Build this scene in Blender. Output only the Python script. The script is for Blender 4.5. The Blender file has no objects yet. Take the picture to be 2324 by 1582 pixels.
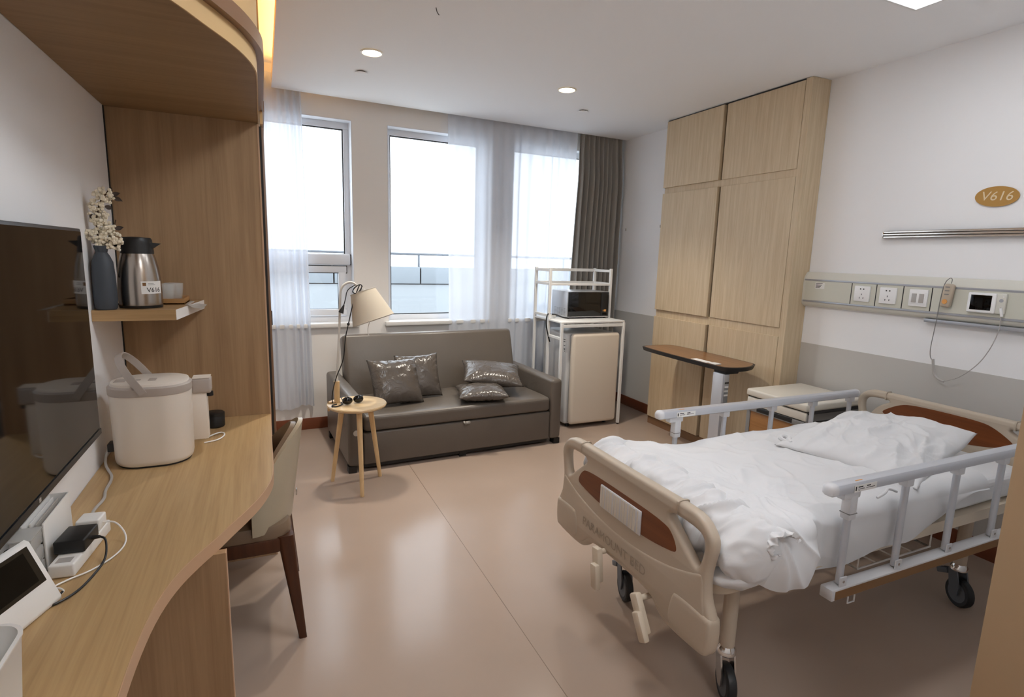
import bpy, bmesh, math, random
from mathutils import Vector, Matrix, noise
random.seed(7)
R = math.radians
C = bpy.context.scene.collection
SC = bpy.context.scene

# ------------------------------------------------------------------ camera
cam_d = bpy.data.cameras.new('camera'); cam = bpy.data.objects.new('camera', cam_d); C.objects.link(cam)
yaw, pit, rol = 0.42436206, -0.16602599, 0.02921787
fwd = Vector((math.sin(yaw)*math.cos(pit), math.cos(yaw)*math.cos(pit), math.sin(pit)))
right0 = Vector((math.cos(yaw), -math.sin(yaw), 0)); up0 = right0.cross(fwd)
rgt = math.cos(rol)*right0 + math.sin(rol)*up0
upv = -math.sin(rol)*right0 + math.cos(rol)*up0
m = Matrix.Identity(4)
for i in range(3):
    m[i][0] = rgt[i]; m[i][1] = upv[i]; m[i][2] = -fwd[i]
m[0][3], m[1][3], m[2][3] = 0, 0, 1.55
cam.matrix_world = m
cam_d.sensor_fit = 'HORIZONTAL'; cam_d.sensor_width = 36; cam_d.lens = 1253.5/2324*36
cam_d.clip_start = 0.02
SC.camera = cam

# ------------------------------------------------------------------ world, exposure
W = bpy.data.worlds.new('sky'); SC.world = W; W.use_nodes = True
bg = W.node_tree.nodes['Background']
bg.inputs[0].default_value = (0.87, 0.94, 1.0, 1); bg.inputs[1].default_value = 2.3
SC.view_settings.view_transform = 'Standard'; SC.view_settings.look = 'None'
SC.view_settings.gamma = 1; SC.view_settings.use_curve_mapping = False
SC.view_settings.exposure = 1.27
SC.cycles.use_denoising = True
SC.cycles.max_bounces = 10; SC.cycles.diffuse_bounces = 6; SC.cycles.transparent_max_bounces = 16
SC.cycles.sample_clamp_indirect = 6.0; SC.cycles.caustics_reflective = False; SC.cycles.caustics_refractive = False

# ------------------------------------------------------------------ room constants
H = 2.77            # ceiling
XL, XR = -0.572, 3.52
TH = R(2.6)         # the window wall stands a little off square
BW = Matrix.Translation((0, 4.96, 0)) @ Matrix.Rotation(TH, 4, 'Z')   # (along wall, outward, up)

# ------------------------------------------------------------------ materials
def lin(c):
    return tuple(((x/255)/12.92 if x/255 <= .04045 else ((x/255+.055)/1.055)**2.4) for x in c)
MATS = {}
def mat(name, col, rough=.5, metal=0, spec=.5, bump=0, bscale=40, emit=0, emitcol=None, coat=0, var=0, vscale=3, alpha=1, sheen=0, trans=0):
    if name in MATS: return MATS[name]
    mt = bpy.data.materials.new(name); mt.use_nodes = True; MATS[name] = mt
    nt = mt.node_tree; b = nt.nodes['Principled BSDF']
    c = (*lin(col), 1)
    b.inputs['Base Color'].default_value = c; b.inputs['Roughness'].default_value = rough
    b.inputs['Metallic'].default_value = metal; b.inputs['Specular IOR Level'].default_value = spec
    b.inputs['Coat Weight'].default_value = coat; b.inputs['Alpha'].default_value = alpha
    b.inputs['Sheen Weight'].default_value = sheen
    if trans: b.inputs['Transmission Weight'].default_value = trans
    if emit:
        b.inputs['Emission Color'].default_value = (*lin(emitcol or col), 1); b.inputs['Emission Strength'].default_value = emit
    if bump or var:
        tc = nt.nodes.new('ShaderNodeTexCoord')
    if bump:
        n = nt.nodes.new('ShaderNodeTexNoise'); n.inputs['Scale'].default_value = bscale; n.inputs['Detail'].default_value = 4
        nt.links.new(tc.outputs['Object'], n.inputs['Vector'])
        bp = nt.nodes.new('ShaderNodeBump'); bp.inputs['Strength'].default_value = bump; bp.inputs['Distance'].default_value = .01
        nt.links.new(n.outputs[0], bp.inputs['Height']); nt.links.new(bp.outputs[0], b.inputs['Normal'])
    if var:
        n2 = nt.nodes.new('ShaderNodeTexNoise'); n2.inputs['Scale'].default_value = vscale; n2.inputs['Detail'].default_value = 5
        nt.links.new(tc.outputs['Object'], n2.inputs['Vector'])
        mx = nt.nodes.new('ShaderNodeMix'); mx.data_type = 'RGBA'
        mx.inputs[6].default_value = tuple(x*(1-var) for x in c[:3])+(1,); mx.inputs[7].default_value = tuple(min(1, x*(1+var)) for x in c[:3])+(1,)
        nt.links.new(n2.outputs[0], mx.inputs[0]); nt.links.new(mx.outputs[2], b.inputs['Base Color'])
    return mt

def wood(name, c1, c2, axis='Z', rough=.45, fine=1.0, spec=.4):
    mt = bpy.data.materials.new(name); mt.use_nodes = True; MATS[name] = mt
    nt = mt.node_tree; b = nt.nodes['Principled BSDF']; b.inputs['Roughness'].default_value = rough
    b.inputs['Specular IOR Level'].default_value = spec
    tc = nt.nodes.new('ShaderNodeTexCoord'); mp = nt.nodes.new('ShaderNodeMapping')
    s = {'X': (1.2, 26, 26), 'Y': (26, 1.2, 26), 'Z': (26, 26, 1.2)}[axis]
    mp.inputs['Scale'].default_value = tuple(v*fine for v in s)
    nt.links.new(tc.outputs['Object'], mp.inputs[0])
    n = nt.nodes.new('ShaderNodeTexNoise'); n.inputs['Scale'].default_value = 1.0; n.inputs['Detail'].default_value = 6; n.inputs['Roughness'].default_value = .62; n.inputs['Distortion'].default_value = .6
    nt.links.new(mp.outputs[0], n.inputs['Vector'])
    mp2 = nt.nodes.new('ShaderNodeMapping'); mp2.inputs['Scale'].default_value = tuple(v*fine*(6 if v > 2 else 2.5) for v in s)
    nt.links.new(tc.outputs['Object'], mp2.inputs[0])
    n2 = nt.nodes.new('ShaderNodeTexNoise'); n2.inputs['Scale'].default_value = 1.0; n2.inputs['Detail'].default_value = 2
    nt.links.new(mp2.outputs[0], n2.inputs['Vector'])
    r = nt.nodes.new('ShaderNodeValToRGB'); e = r.color_ramp.elements
    e[0].position = .32; e[0].color = (*lin(c1), 1); e[1].position = .66; e[1].color = (*lin(c2), 1)
    nt.links.new(n.outputs[0], r.inputs[0])
    mx = nt.nodes.new('ShaderNodeMix'); mx.data_type = 'RGBA'; mx.blend_type = 'MULTIPLY'; mx.inputs[0].default_value = .2
    r2 = nt.nodes.new('ShaderNodeValToRGB'); r2.color_ramp.elements[0].position = .3; r2.color_ramp.elements[0].color = (.55, .5, .45, 1); r2.color_ramp.elements[1].position = .55
    nt.links.new(n2.outputs[0], r2.inputs[0]); nt.links.new(r.outputs[0], mx.inputs[6]); nt.links.new(r2.outputs[0], mx.inputs[7])
    nt.links.new(mx.outputs[2], b.inputs['Base Color'])
    bp = nt.nodes.new('ShaderNodeBump'); bp.inputs['Strength'].default_value = .08; bp.inputs['Distance'].default_value = .004
    nt.links.new(n.outputs[0], bp.inputs['Height']); nt.links.new(bp.outputs[0], b.inputs['Normal'])
    return mt

def glass_mat(name, tint=(1, 1, 1), gl=.04):
    mt = bpy.data.materials.new(name); mt.use_nodes = True; MATS[name] = mt; nt = mt.node_tree
    nt.nodes.remove(nt.nodes['Principled BSDF']); out = nt.nodes['Material Output']
    t = nt.nodes.new('ShaderNodeBsdfTransparent'); t.inputs[0].default_value = (*tint, 1)
    g = nt.nodes.new('ShaderNodeBsdfGlossy'); g.inputs['Roughness'].default_value = .02
    mx = nt.nodes.new('ShaderNodeMixShader'); mx.inputs[0].default_value = gl
    nt.links.new(t.outputs[0], mx.inputs[1]); nt.links.new(g.outputs[0], mx.inputs[2]); nt.links.new(mx.outputs[0], out.inputs[0])
    return mt

def sheer_mat(name, col, trans=.45):
    mt = bpy.data.materials.new(name); mt.use_nodes = True; MATS[name] = mt; nt = mt.node_tree
    nt.nodes.remove(nt.nodes['Principled BSDF']); out = nt.nodes['Material Output']
    d = nt.nodes.new('ShaderNodeBsdfDiffuse'); d.inputs[0].default_value = (*lin(col), 1)
    tl = nt.nodes.new('ShaderNodeBsdfTranslucent'); tl.inputs[0].default_value = (*lin(col), 1)
    t = nt.nodes.new('ShaderNodeBsdfTransparent')
    a = nt.nodes.new('ShaderNodeMixShader'); a.inputs[0].default_value = .33
    nt.links.new(d.outputs[0], a.inputs[1]); nt.links.new(tl.outputs[0], a.inputs[2])
    # a woven cloth closes up where it is seen at a slant
    lw = nt.nodes.new('ShaderNodeLayerWeight'); lw.inputs[0].default_value = .35
    mr = nt.nodes.new('ShaderNodeMapRange'); mr.inputs[3].default_value = 1-trans; mr.inputs[4].default_value = 1.0
    nt.links.new(lw.outputs['Facing'], mr.inputs[0])
    b = nt.nodes.new('ShaderNodeMixShader'); nt.links.new(mr.outputs[0], b.inputs[0])
    nt.links.new(t.outputs[0], b.inputs[1]); nt.links.new(a.outputs[0], b.inputs[2]); nt.links.new(b.outputs[0], out.inputs[0])
    return mt

def leather(name, col, rough=.38, scale=9, depth=.25, grain=.06):
    mt = mat(name, col, rough=rough, spec=.5, var=.10, vscale=5)
    nt = mt.node_tree; b = nt.nodes['Principled BSDF']; tc = [n for n in nt.nodes if n.type == 'TEX_COORD'][0]
    n = nt.nodes.new('ShaderNodeTexNoise'); n.inputs['Scale'].default_value = scale; n.inputs['Detail'].default_value = 3; n.inputs['Distortion'].default_value = 1.5
    n2 = nt.nodes.new('ShaderNodeTexNoise'); n2.inputs['Scale'].default_value = 260
    nt.links.new(tc.outputs['Object'], n.inputs['Vector']); nt.links.new(tc.outputs['Object'], n2.inputs['Vector'])
    b1 = nt.nodes.new('ShaderNodeBump'); b1.inputs['Strength'].default_value = depth; b1.inputs['Distance'].default_value = .02
    b2 = nt.nodes.new('ShaderNodeBump'); b2.inputs['Strength'].default_value = grain; b2.inputs['Distance'].default_value = .003
    nt.links.new(n.outputs[0], b1.inputs['Height']); nt.links.new(n2.outputs[0], b2.inputs['Height'])
    nt.links.new(b1.outputs[0], b2.inputs['Normal']); nt.links.new(b2.outputs[0], b.inputs['Normal'])
    return mt

mat('wall_white', (241, 241, 242), rough=.75, bump=.02, bscale=180)
mat('wall_back', (238, 236, 233), rough=.75, bump=.02, bscale=180)
mat('ceiling_white', (243, 243, 244), rough=.85)
mat('dado_grey', (196, 193, 188), rough=.5)
mat('baseboard', (120, 66, 42), rough=.35)
mat('floor_vinyl', (166, 147, 133), rough=.17, spec=.2, var=.12, vscale=1.6, bump=.04, bscale=5)
mat('floor_joint', (120, 98, 80), rough=.4)
wood('oak_desk', (170, 139, 97), (190, 160, 116), 'Y', rough=.42)
wood('oak_panel', (152, 121, 89), (172, 141, 106), 'Z', rough=.5)
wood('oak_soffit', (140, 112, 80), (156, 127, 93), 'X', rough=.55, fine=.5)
wood('oak_pale', (196, 174, 142), (212, 193, 163), 'Z', rough=.5, fine=1.6)
wood('oak_shelf', (160, 126, 84), (186, 152, 108), 'X', rough=.4)
mat('edge_band', (194, 158, 126), rough=.45)
mat('fascia_oak', (205, 172, 122), rough=.5, var=.04, vscale=6)
mat('molding_brown', (130, 98, 72), rough=.4)
mat('frame_white', (222, 224, 228), rough=.35)
mat('gasket', (30, 28, 27), rough=.6)
mat('sill_white', (225, 224, 222), rough=.3)
glass_mat('pane_glass', (.97, .985, 1))
sheer_mat('sheer', (226, 230, 238), .10)
mat('curtain_grey', (150, 145, 138), rough=.9, sheen=.3, bump=.05, bscale=300)
leather('sofa_leather', (96, 88, 80), rough=.36, scale=7, depth=.10)
leather('cushion_leather', (84, 77, 71), rough=.22, scale=11, depth=.45)
mat('black_plastic', (22, 22, 23), rough=.45)
mat('black_gloss', (12, 11, 11), rough=.08, spec=.6)
mat('screen_black', (8, 6, 5), rough=.05, spec=.2)
mat('tv_bezel', (62, 64, 68), rough=.35, metal=.4)
mat('white_metal', (228, 228, 226), rough=.35)
mat('fridge_cream', (214, 202, 186), rough=.22, spec=.5, coat=.3)
mat('fridge_side', (200, 200, 200), rough=.35)
mat('silver', (190, 192, 196), rough=.3, metal=.7)
mat('steel', (205, 200, 194), rough=.2, metal=1)
mat('steel_brushed', (176, 168, 160), rough=.24, metal=1)
mat('chrome', (230, 230, 230), rough=.06, metal=1)
mat('alu', (196, 198, 204), rough=.36, metal=.35)
mat('bed_plastic', (184, 170, 152), rough=.38, spec=.45)
mat('bed_rail_grey', (206, 206, 208), rough=.4)
mat('bed_beige', (202, 188, 168), rough=.45)
wood('bed_insert', (104, 55, 26), (122, 68, 34), 'Y', rough=.35)
mat('stripe_brown', (128, 92, 54), rough=.4)
mat('bed_linen', (212, 212, 213), rough=.85, sheen=.15, bump=.35, bscale=5)
for n_ in MATS['bed_linen'].node_tree.nodes:
    if n_.type == 'TEX_NOISE': n_.noise_type = 'RIDGED_MULTIFRACTAL'; n_.inputs['Distortion'].default_value = 1.2; n_.inputs['Detail'].default_value = 2.5
    if n_.type == 'BUMP': n_.inputs['Distance'].default_value = .011
mat('rubber', (26, 27, 29), rough=.5)
mat('caster_grey', (92, 96, 102), rough=.5)
wood('table_top_brown', (118, 82, 52), (142, 102, 66), 'Y', rough=.3)
mat('table_edge', (34, 34, 36), rough=.45)
mat('cabinet_cream', (214, 208, 196), rough=.35)
wood('cabinet_wood', (152, 106, 62), (172, 124, 76), 'Y', rough=.4)
mat('cabinet_grey', (128, 126, 124), rough=.45)
mat('panel_beige', (214, 212, 202), rough=.4)
mat('panel_face', (206, 205, 192), rough=.45)
mat('panel_grey', (168, 170, 176), rough=.35, metal=.3)
mat('socket_white', (238, 238, 238), rough=.3)
mat('socket_dark', (60, 58, 58), rough=.5)
mat('gold', (188, 146, 82), rough=.35, metal=.3)
mat('letter_cream', (226, 206, 170), rough=.4)
mat('device_white', (232, 231, 228), rough=.35)
mat('device_grey', (176, 172, 168), rough=.4)
mat('dispenser_white', (226, 217, 206), rough=.35)
mat('dispenser_grey', (178, 168, 160), rough=.4)
mat('vase_blue', (62, 68, 76), rough=.55)
mat('flower_cream', (230, 220, 198), rough=.8)
mat('twig_brown', (70, 48, 32), rough=.8)
mat('leaf_brown', (74, 62, 54), rough=.7)
mat('paper', (232, 230, 226), rough=.8)
mat('paper_grey', (190, 184, 176), rough=.7)
mat('print_dark', (50, 48, 48), rough=.8)
mat('sticker_orange', (222, 158, 88), rough=.6)
wood('tray_wood', (150, 108, 62), (178, 134, 84), 'X', rough=.5)
mat('cup_glass', (225, 224, 220), rough=.08, spec=.6, alpha=.3)
wood('stool_wood', (204, 170, 122), (222, 192, 148), 'Z', rough=.45)
wood('stool_top', (208, 178, 134), (224, 198, 158), 'X', rough=.3)
mat('shade_cream', (206, 196, 178), rough=.85)
mat('lamp_white', (218, 215, 208), rough=.4)
leather('chair_leather', (172, 160, 138), rough=.35, scale=4, depth=.04)
leather('chair_inner', (124, 104, 84), rough=.38, scale=4, depth=.05)
wood('chair_wood', (66, 36, 20), (84, 48, 28), 'Z', rough=.35)
mat('clear_plastic', (214, 212, 208), rough=.2, spec=.5, alpha=.55)
mat('parapet_panel', (118, 124, 129), rough=.7, var=.05, vscale=2)
mat('parapet_wall', (140, 144, 147), rough=.8, var=.03, vscale=1.5)
mat('rail_grey', (84, 88, 94), rough=.5)
mat('roof_grey', (208, 208, 207), rough=.9)
mat('light_warm', (255, 246, 232), emit=9, emitcol=(255, 238, 214))
mat('light_white', (255, 255, 255), emit=8.2, emitcol=(246, 250, 255))
mat('light_dimmed', (255, 255, 255), emit=2.8, emitcol=(246, 250, 255))
mat('light_amber', (255, 214, 150), emit=7, emitcol=(255, 196, 120))
mat('lamp_ring', (236, 226, 206), rough=.4)
mat('text_emboss', (158, 144, 126), rough=.4)
mat('partition_wood', (178, 152, 120), rough=.5, var=.04, vscale=2)

# ------------------------------------------------------------------ mesh helpers
MX = {}
def base_of(p):
    while p is not None:
        if p.name in MX: return MX[p.name]
        p = p.parent
    return Matrix.Identity(4)

def tag(o, label=None, cat=None, group=None, kind=None):
    if label: o['label'] = label
    if cat: o['category'] = cat
    if group: o['group'] = group
    if kind: o['kind'] = kind
    return o

def thing(name, label, cat, loc=(0, 0, 0), rz=0, group=None, kind=None):
    o = bpy.data.objects.new(name, None); C.objects.link(o)
    o.location = loc; o.rotation_euler = (0, 0, rz); o.empty_display_size = .05
    MX[o.name] = Matrix.Translation(loc) @ Matrix.Rotation(rz, 4, 'Z')
    return tag(o, label, cat, group, kind)

def frame_from(d):
    d = d.normalized(); a = Vector((0, 0, 1)) if abs(d.z) < .9 else Vector((1, 0, 0))
    x = d.cross(a).normalized(); return x, d.cross(x).normalized()

class MB:
    def __init__(s, xf=None): s.v = []; s.f = []; s.xf = xf
    def add(s, vs, fs):
        b = len(s.v); s.v += [Vector(v) for v in vs]; s.f += [tuple(i+b for i in f) for f in fs]; return s
    def bm(s, bm, mx=None):
        bm.verts.index_update()
        s.add([(mx @ v.co) if mx else v.co.copy() for v in bm.verts], [[v.index for v in f.verts] for f in bm.faces]); bm.free(); return s
    def box(s, x0, x1, y0, y1, z0, z1, r=0, seg=2, mx=None):
        bm = bmesh.new(); bmesh.ops.create_cube(bm, size=1)
        for v in bm.verts: v.co = Vector(((x0+x1)/2+v.co.x*(x1-x0), (y0+y1)/2+v.co.y*(y1-y0), (z0+z1)/2+v.co.z*(z1-z0)))
        if r: bmesh.ops.bevel(bm, geom=bm.edges[:], offset=r, segments=seg, profile=.5, affect='EDGES')
        return s.bm(bm, mx)
    def cyl(s, p0, p1, r0, r1=None, n=16, cap=True):
        p0, p1 = Vector(p0), Vector(p1); r1 = r0 if r1 is None else r1; x, y = frame_from(p1-p0)
        vs = []; fs = []
        for p, r in ((p0, r0), (p1, r1)):
            for k in range(n):
                a = 2*math.pi*k/n; vs.append(p+(x*math.cos(a)+y*math.sin(a))*r)
        for k in range(n): fs.append((k, (k+1) % n, n+(k+1) % n, n+k))
        if cap: fs += [tuple(range(n-1, -1, -1)), tuple(range(n, 2*n))]
        return s.add(vs, fs)
    def tube(s, pts, r, n=8, closed=False, cap=True, flat=None):
        pts = [Vector(p) for p in pts]; N = len(pts); vs = []; fs = []; px = None
        for i in range(N):
            if closed: t = pts[(i+1) % N]-pts[i-1]
            else: t = pts[min(i+1, N-1)]-pts[max(i-1, 0)]
            t = t.normalized() if t.length > 1e-9 else Vector((0, 0, 1))
            if px is None: x, y = frame_from(t)
            else:
                x = (px-t*px.dot(t)); x = x.normalized() if x.length > 1e-6 else frame_from(t)[0]; y = t.cross(x)
            px = x; rr = r[i] if isinstance(r, (list, tuple)) else r
            for k in range(n):
                a = 2*math.pi*k/n; vs.append(pts[i]+(x*math.cos(a)+y*math.sin(a))*rr)
        for i in range(N if closed else N-1):
            j = (i+1) % N
            for k in range(n): fs.append((i*n+k, i*n+(k+1) % n, j*n+(k+1) % n, j*n+k))
        if cap and not closed: fs += [tuple(range(n-1, -1, -1)), tuple((N-1)*n+k for k in range(n))]
        return s.add(vs, fs)
    def lathe(s, prof, c=(0, 0, 0), n=32, mx=None, sx=1, sy=1, cap=True):
        vs = []; fs = []; c = Vector(c)
        for r, z in prof:
            for k in range(n):
                a = 2*math.pi*k/n; p = Vector((r*math.cos(a)*sx, r*math.sin(a)*sy, z)); p = (mx @ p) if mx else p; vs.append(c+p)
        for i in range(len(prof)-1):
            for k in range(n): fs.append((i*n+k, i*n+(k+1) % n, (i+1)*n+(k+1) % n, (i+1)*n+k))
        if cap and prof[0][0] > 1e-6: fs.append(tuple(range(n-1, -1, -1)))
        if cap and prof[-1][0] > 1e-6: fs.append(tuple((len(prof)-1)*n+k for k in range(n)))
        return s.add(vs, fs)
    def sphere(s, c, r, n=10, sx=1, sy=1, sz=1):
        prof = [(r*math.sin(math.pi*i/n), -r*math.cos(math.pi*i/n)*sz) for i in range(n+1)]
        prof[0] = (0, prof[0][1]); prof[-1] = (0, prof[-1][1])
        return s.lathe(prof, c, n=max(6, n+2), sx=sx, sy=sy)
    def prism(s, poly, fn, a0, a1):
        n = len(poly)
        vs = [fn(p, a0) for p in poly]+[fn(p, a1) for p in poly]
        fs = [(k, (k+1) % n, n+(k+1) % n, n+k) for k in range(n)]+[tuple(range(n-1, -1, -1)), tuple(range(n, 2*n))]
        return s.add(vs, fs)
    def grid(s, fn, nu, nv, thick=None):
        vs = [fn(i/nu, j/nv) for j in range(nv+1) for i in range(nu+1)]
        fs = [(j*(nu+1)+i, j*(nu+1)+i+1, (j+1)*(nu+1)+i+1, (j+1)*(nu+1)+i) for j in range(nv) for i in range(nu)]
        return s.add(vs, fs)
    def rrect(s, c, ax, ay, w, h, t, r, seg=4):          # rounded-corner slab: centre, in-plane axes, sizes, thickness along normal
        c, ax, ay = Vector(c), Vector(ax).normalized(), Vector(ay).normalized(); nz = ax.cross(ay)
        return s.prism(rr_poly(w, h, r, seg), lambda p, a: c+ax*p[0]+ay*p[1]+nz*a, 0, t)
    def build(s, name, mname, parent=None, local=False, smooth=True, ang=38, solid=0, subdiv=0, **tg):
        vs = s.v
        if s.xf: vs = [s.xf @ v for v in vs]
        me = bpy.data.meshes.new(name)
        loc = Vector((0, 0, 0))
        if parent is not None and not local:
            inv = base_of(parent).inverted(); vs = [inv @ v for v in vs]
        elif parent is None:
            xs = [v.x for v in vs]; ys = [v.y for v in vs]; zs = [v.z for v in vs]
            loc = Vector(((min(xs)+max(xs))/2, (min(ys)+max(ys))/2, min(zs))); vs = [v-loc for v in vs]
        me.from_pydata([tuple(v) for v in vs], [], s.f); me.validate()
        bm = bmesh.new(); bm.from_mesh(me); bmesh.ops.remove_doubles(bm, verts=bm.verts, dist=1e-6)
        if solid:
            bmesh.ops.recalc_face_normals(bm, faces=bm.faces); bmesh.ops.solidify(bm, geom=bm.faces[:], thickness=solid)
        bmesh.ops.recalc_face_normals(bm, faces=bm.faces); bm.to_mesh(me); bm.free()
        if smooth:
            me.polygons.foreach_set('use_smooth', [True]*len(me.polygons)); me.set_sharp_from_angle(angle=R(ang))
        me.materials.append(MATS[mname])
        o = bpy.data.objects.new(name, me); C.objects.link(o); o.location = loc
        if parent is None: MX[o.name] = Matrix.Translation(loc)
        if parent is not None: o.parent = parent
        if subdiv:
            md = o.modifiers.new('subsurf', 'SUBSURF'); md.levels = md.render_levels = subdiv
        return tag(o, **tg)

def rr_poly(w, h, r, seg=4):
    out = []
    for cx, cy, a0 in ((w/2-r, h/2-r, 0), (-w/2+r, h/2-r, 90), (-w/2+r, -h/2+r, 180), (w/2-r, -h/2+r, 270)):
        for k in range(seg+1):
            a = R(a0+90*k/seg); out.append((cx+r*math.cos(a), cy+r*math.sin(a)))
    return out

def smooth_loop(pts, k=2):                                # Chaikin corner cutting of a closed loop
    for _ in range(k):
        q = []
        for i in range(len(pts)):
            a, b = pts[i], pts[(i+1) % len(pts)]
            q += [(a[0]*.75+b[0]*.25, a[1]*.75+b[1]*.25), (a[0]*.25+b[0]*.75, a[1]*.25+b[1]*.75)]
        pts = q
    return pts
def smooth_path(pts, k=2):
    pts = [Vector(p) for p in pts]
    for _ in range(k):
        q = [pts[0]]
        for i in range(len(pts)-1): q += [pts[i]*.75+pts[i+1]*.25, pts[i]*.25+pts[i+1]*.75]
        pts = q+[pts[-1]]
    return pts

def plate(loops, thick, bev, fn):
    """A flat plate with holes: first loop is the outline; fn maps (a, b, depth) to space."""
    cu = bpy.data.curves.new('tmp', 'CURVE'); cu.dimensions = '2D'; cu.fill_mode = 'BOTH'
    cu.extrude = thick/2-bev; cu.bevel_depth = bev; cu.bevel_resolution = 2; cu.offset = -bev
    for lp in loops:
        sp = cu.splines.new('POLY'); sp.points.add(len(lp)-1); sp.use_cyclic_u = True
        for i, p in enumerate(lp): sp.points[i].co = (p[0], p[1], 0, 1)
    o = bpy.data.objects.new('tmp', cu); C.objects.link(o); bpy.context.view_layer.update()
    me = bpy.data.meshes.new_from_object(o.evaluated_get(bpy.context.evaluated_depsgraph_get()))
    b = MB(); b.add([fn(v.co.x, v.co.y, v.co.z) for v in me.vertices], [tuple(p.vertices) for p in me.polygons])
    bpy.data.objects.remove(o); bpy.data.curves.remove(cu); bpy.data.meshes.remove(me); return b

def text_mb(s, size, fn, depth=.0006, shear=0):
    cu = bpy.data.curves.new('tmp', 'FONT'); cu.body = s; cu.size = size; cu.align_x = 'CENTER'; cu.align_y = 'CENTER'; cu.extrude = depth; cu.shear = shear
    cu.resolution_u = 3
    o = bpy.data.objects.new('tmp', cu); C.objects.link(o); bpy.context.view_layer.update()
    me = bpy.data.meshes.new_from_object(o.evaluated_get(bpy.context.evaluated_depsgraph_get()))
    b = MB(); b.add([fn(v.co.x, v.co.y, v.co.z) for v in me.vertices], [tuple(p.vertices) for p in me.polygons])
    bpy.data.objects.remove(o); bpy.data.curves.remove(cu); bpy.data.meshes.remove(me); return b

def NZ(x, y, z=0): return noise.noise(Vector((x, y, z)))
def sstep(a, b, x):
    t = max(0, min(1, (x-a)/(b-a))); return t*t*(3-2*t)
def copy_thing(root, label):
    r = root.copy(); C.objects.link(r); r['label'] = label; MX[r.name] = MX.get(root.name, Matrix.Identity(4))
    for ch in list(root.children):
        c = ch.copy(); C.objects.link(c); c.parent = r
        for g in ch.children:
            d = g.copy(); C.objects.link(d); d.parent = c
    return r

# ================================================================== STRUCTURE
Y0 = -1.7
MB().box(XL-.1, XR+.1, Y0-.1, 5.35, -.12, 0).build('floor', 'floor_vinyl', kind='structure')
fl = bpy.data.objects['floor']
MB().box(.93, .9325, Y0, 4.9, 0, .0008).build('seam', 'floor_joint', fl)
# ceiling: main slab stops short of the window wall (curtain pocket) and of the light cove above the desk
CE = -.085
pe = [BW @ Vector((.06, CE, 0)), BW @ Vector((3.6, CE, 0))]
poly = [(.118, Y0-.1), (XR+.1, Y0-.1), (pe[1].x, pe[1].y), (.118, pe[0].y)]
MB().prism(poly, lambda p, a: Vector((p[0], p[1], a)), H, H+.08).build('ceiling', 'ceiling_white', kind='structure', smooth=False)
MB().box(XL-.1, XR+.1, Y0-.1, 5.35, H+.2, H+.28).build('ceiling', 'ceiling_white', kind='structure')
MB().box(XL-.12, XL, Y0-.1, 5.3, 0, H+.2).build('wall_left', 'wall_white', kind='structure')
wr = MB().box(XR, XR+.12, Y0-.1, 5.35, 0, H+.2).build('wall_right', 'wall_white', kind='structure')
MB().box(XR-.003, XR+.01, .4, 5.2, .1, 1.0).build('dado', 'dado_grey', wr)
MB().box(XL-.1, XR+.1, Y0-.12, Y0, 0, H+.2).build('wall_front', 'wall_white', kind='structure')
# window wall with three openings, built from piers, spandrel and lintel
WZ0, WZ1, WD = .93, 2.625, .24
WIN = [(-.22, .726), (1.027, 1.974), (2.2515, 3.2)]
wb = MB(BW)
wb.box(-.7, 3.75, 0, WD, 0, WZ0); wb.box(-.7, 3.75, 0, WD, WZ1, H+.2)
edges = [-.7]+[e for w in WIN for e in w]+[3.75]
for i in range(0, len(edges), 2): wb.box(edges[i], edges[i+1], 0, WD, WZ0, WZ1)
wb.build('wall_back', 'wall_back', kind='structure', smooth=False)
MB(BW).box(-.56, 3.48, -.012, 0, 0, .1, r=.003).build('baseboard_back', 'baseboard', kind='structure')
MB().box(XR-.012, XR, .62, 5.03, 0, .1, r=.003).build('baseboard_right', 'baseboard', kind='structure')
MB().box(1.53, 1.56, Y0, .62, 0, H, r=.004).build('wall_partition', 'partition_wood', kind='structure')
MB().box(1.56, XR, .50, .58, 0, H).build('wall_bathroom', 'wall_white', kind='structure')

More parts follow.
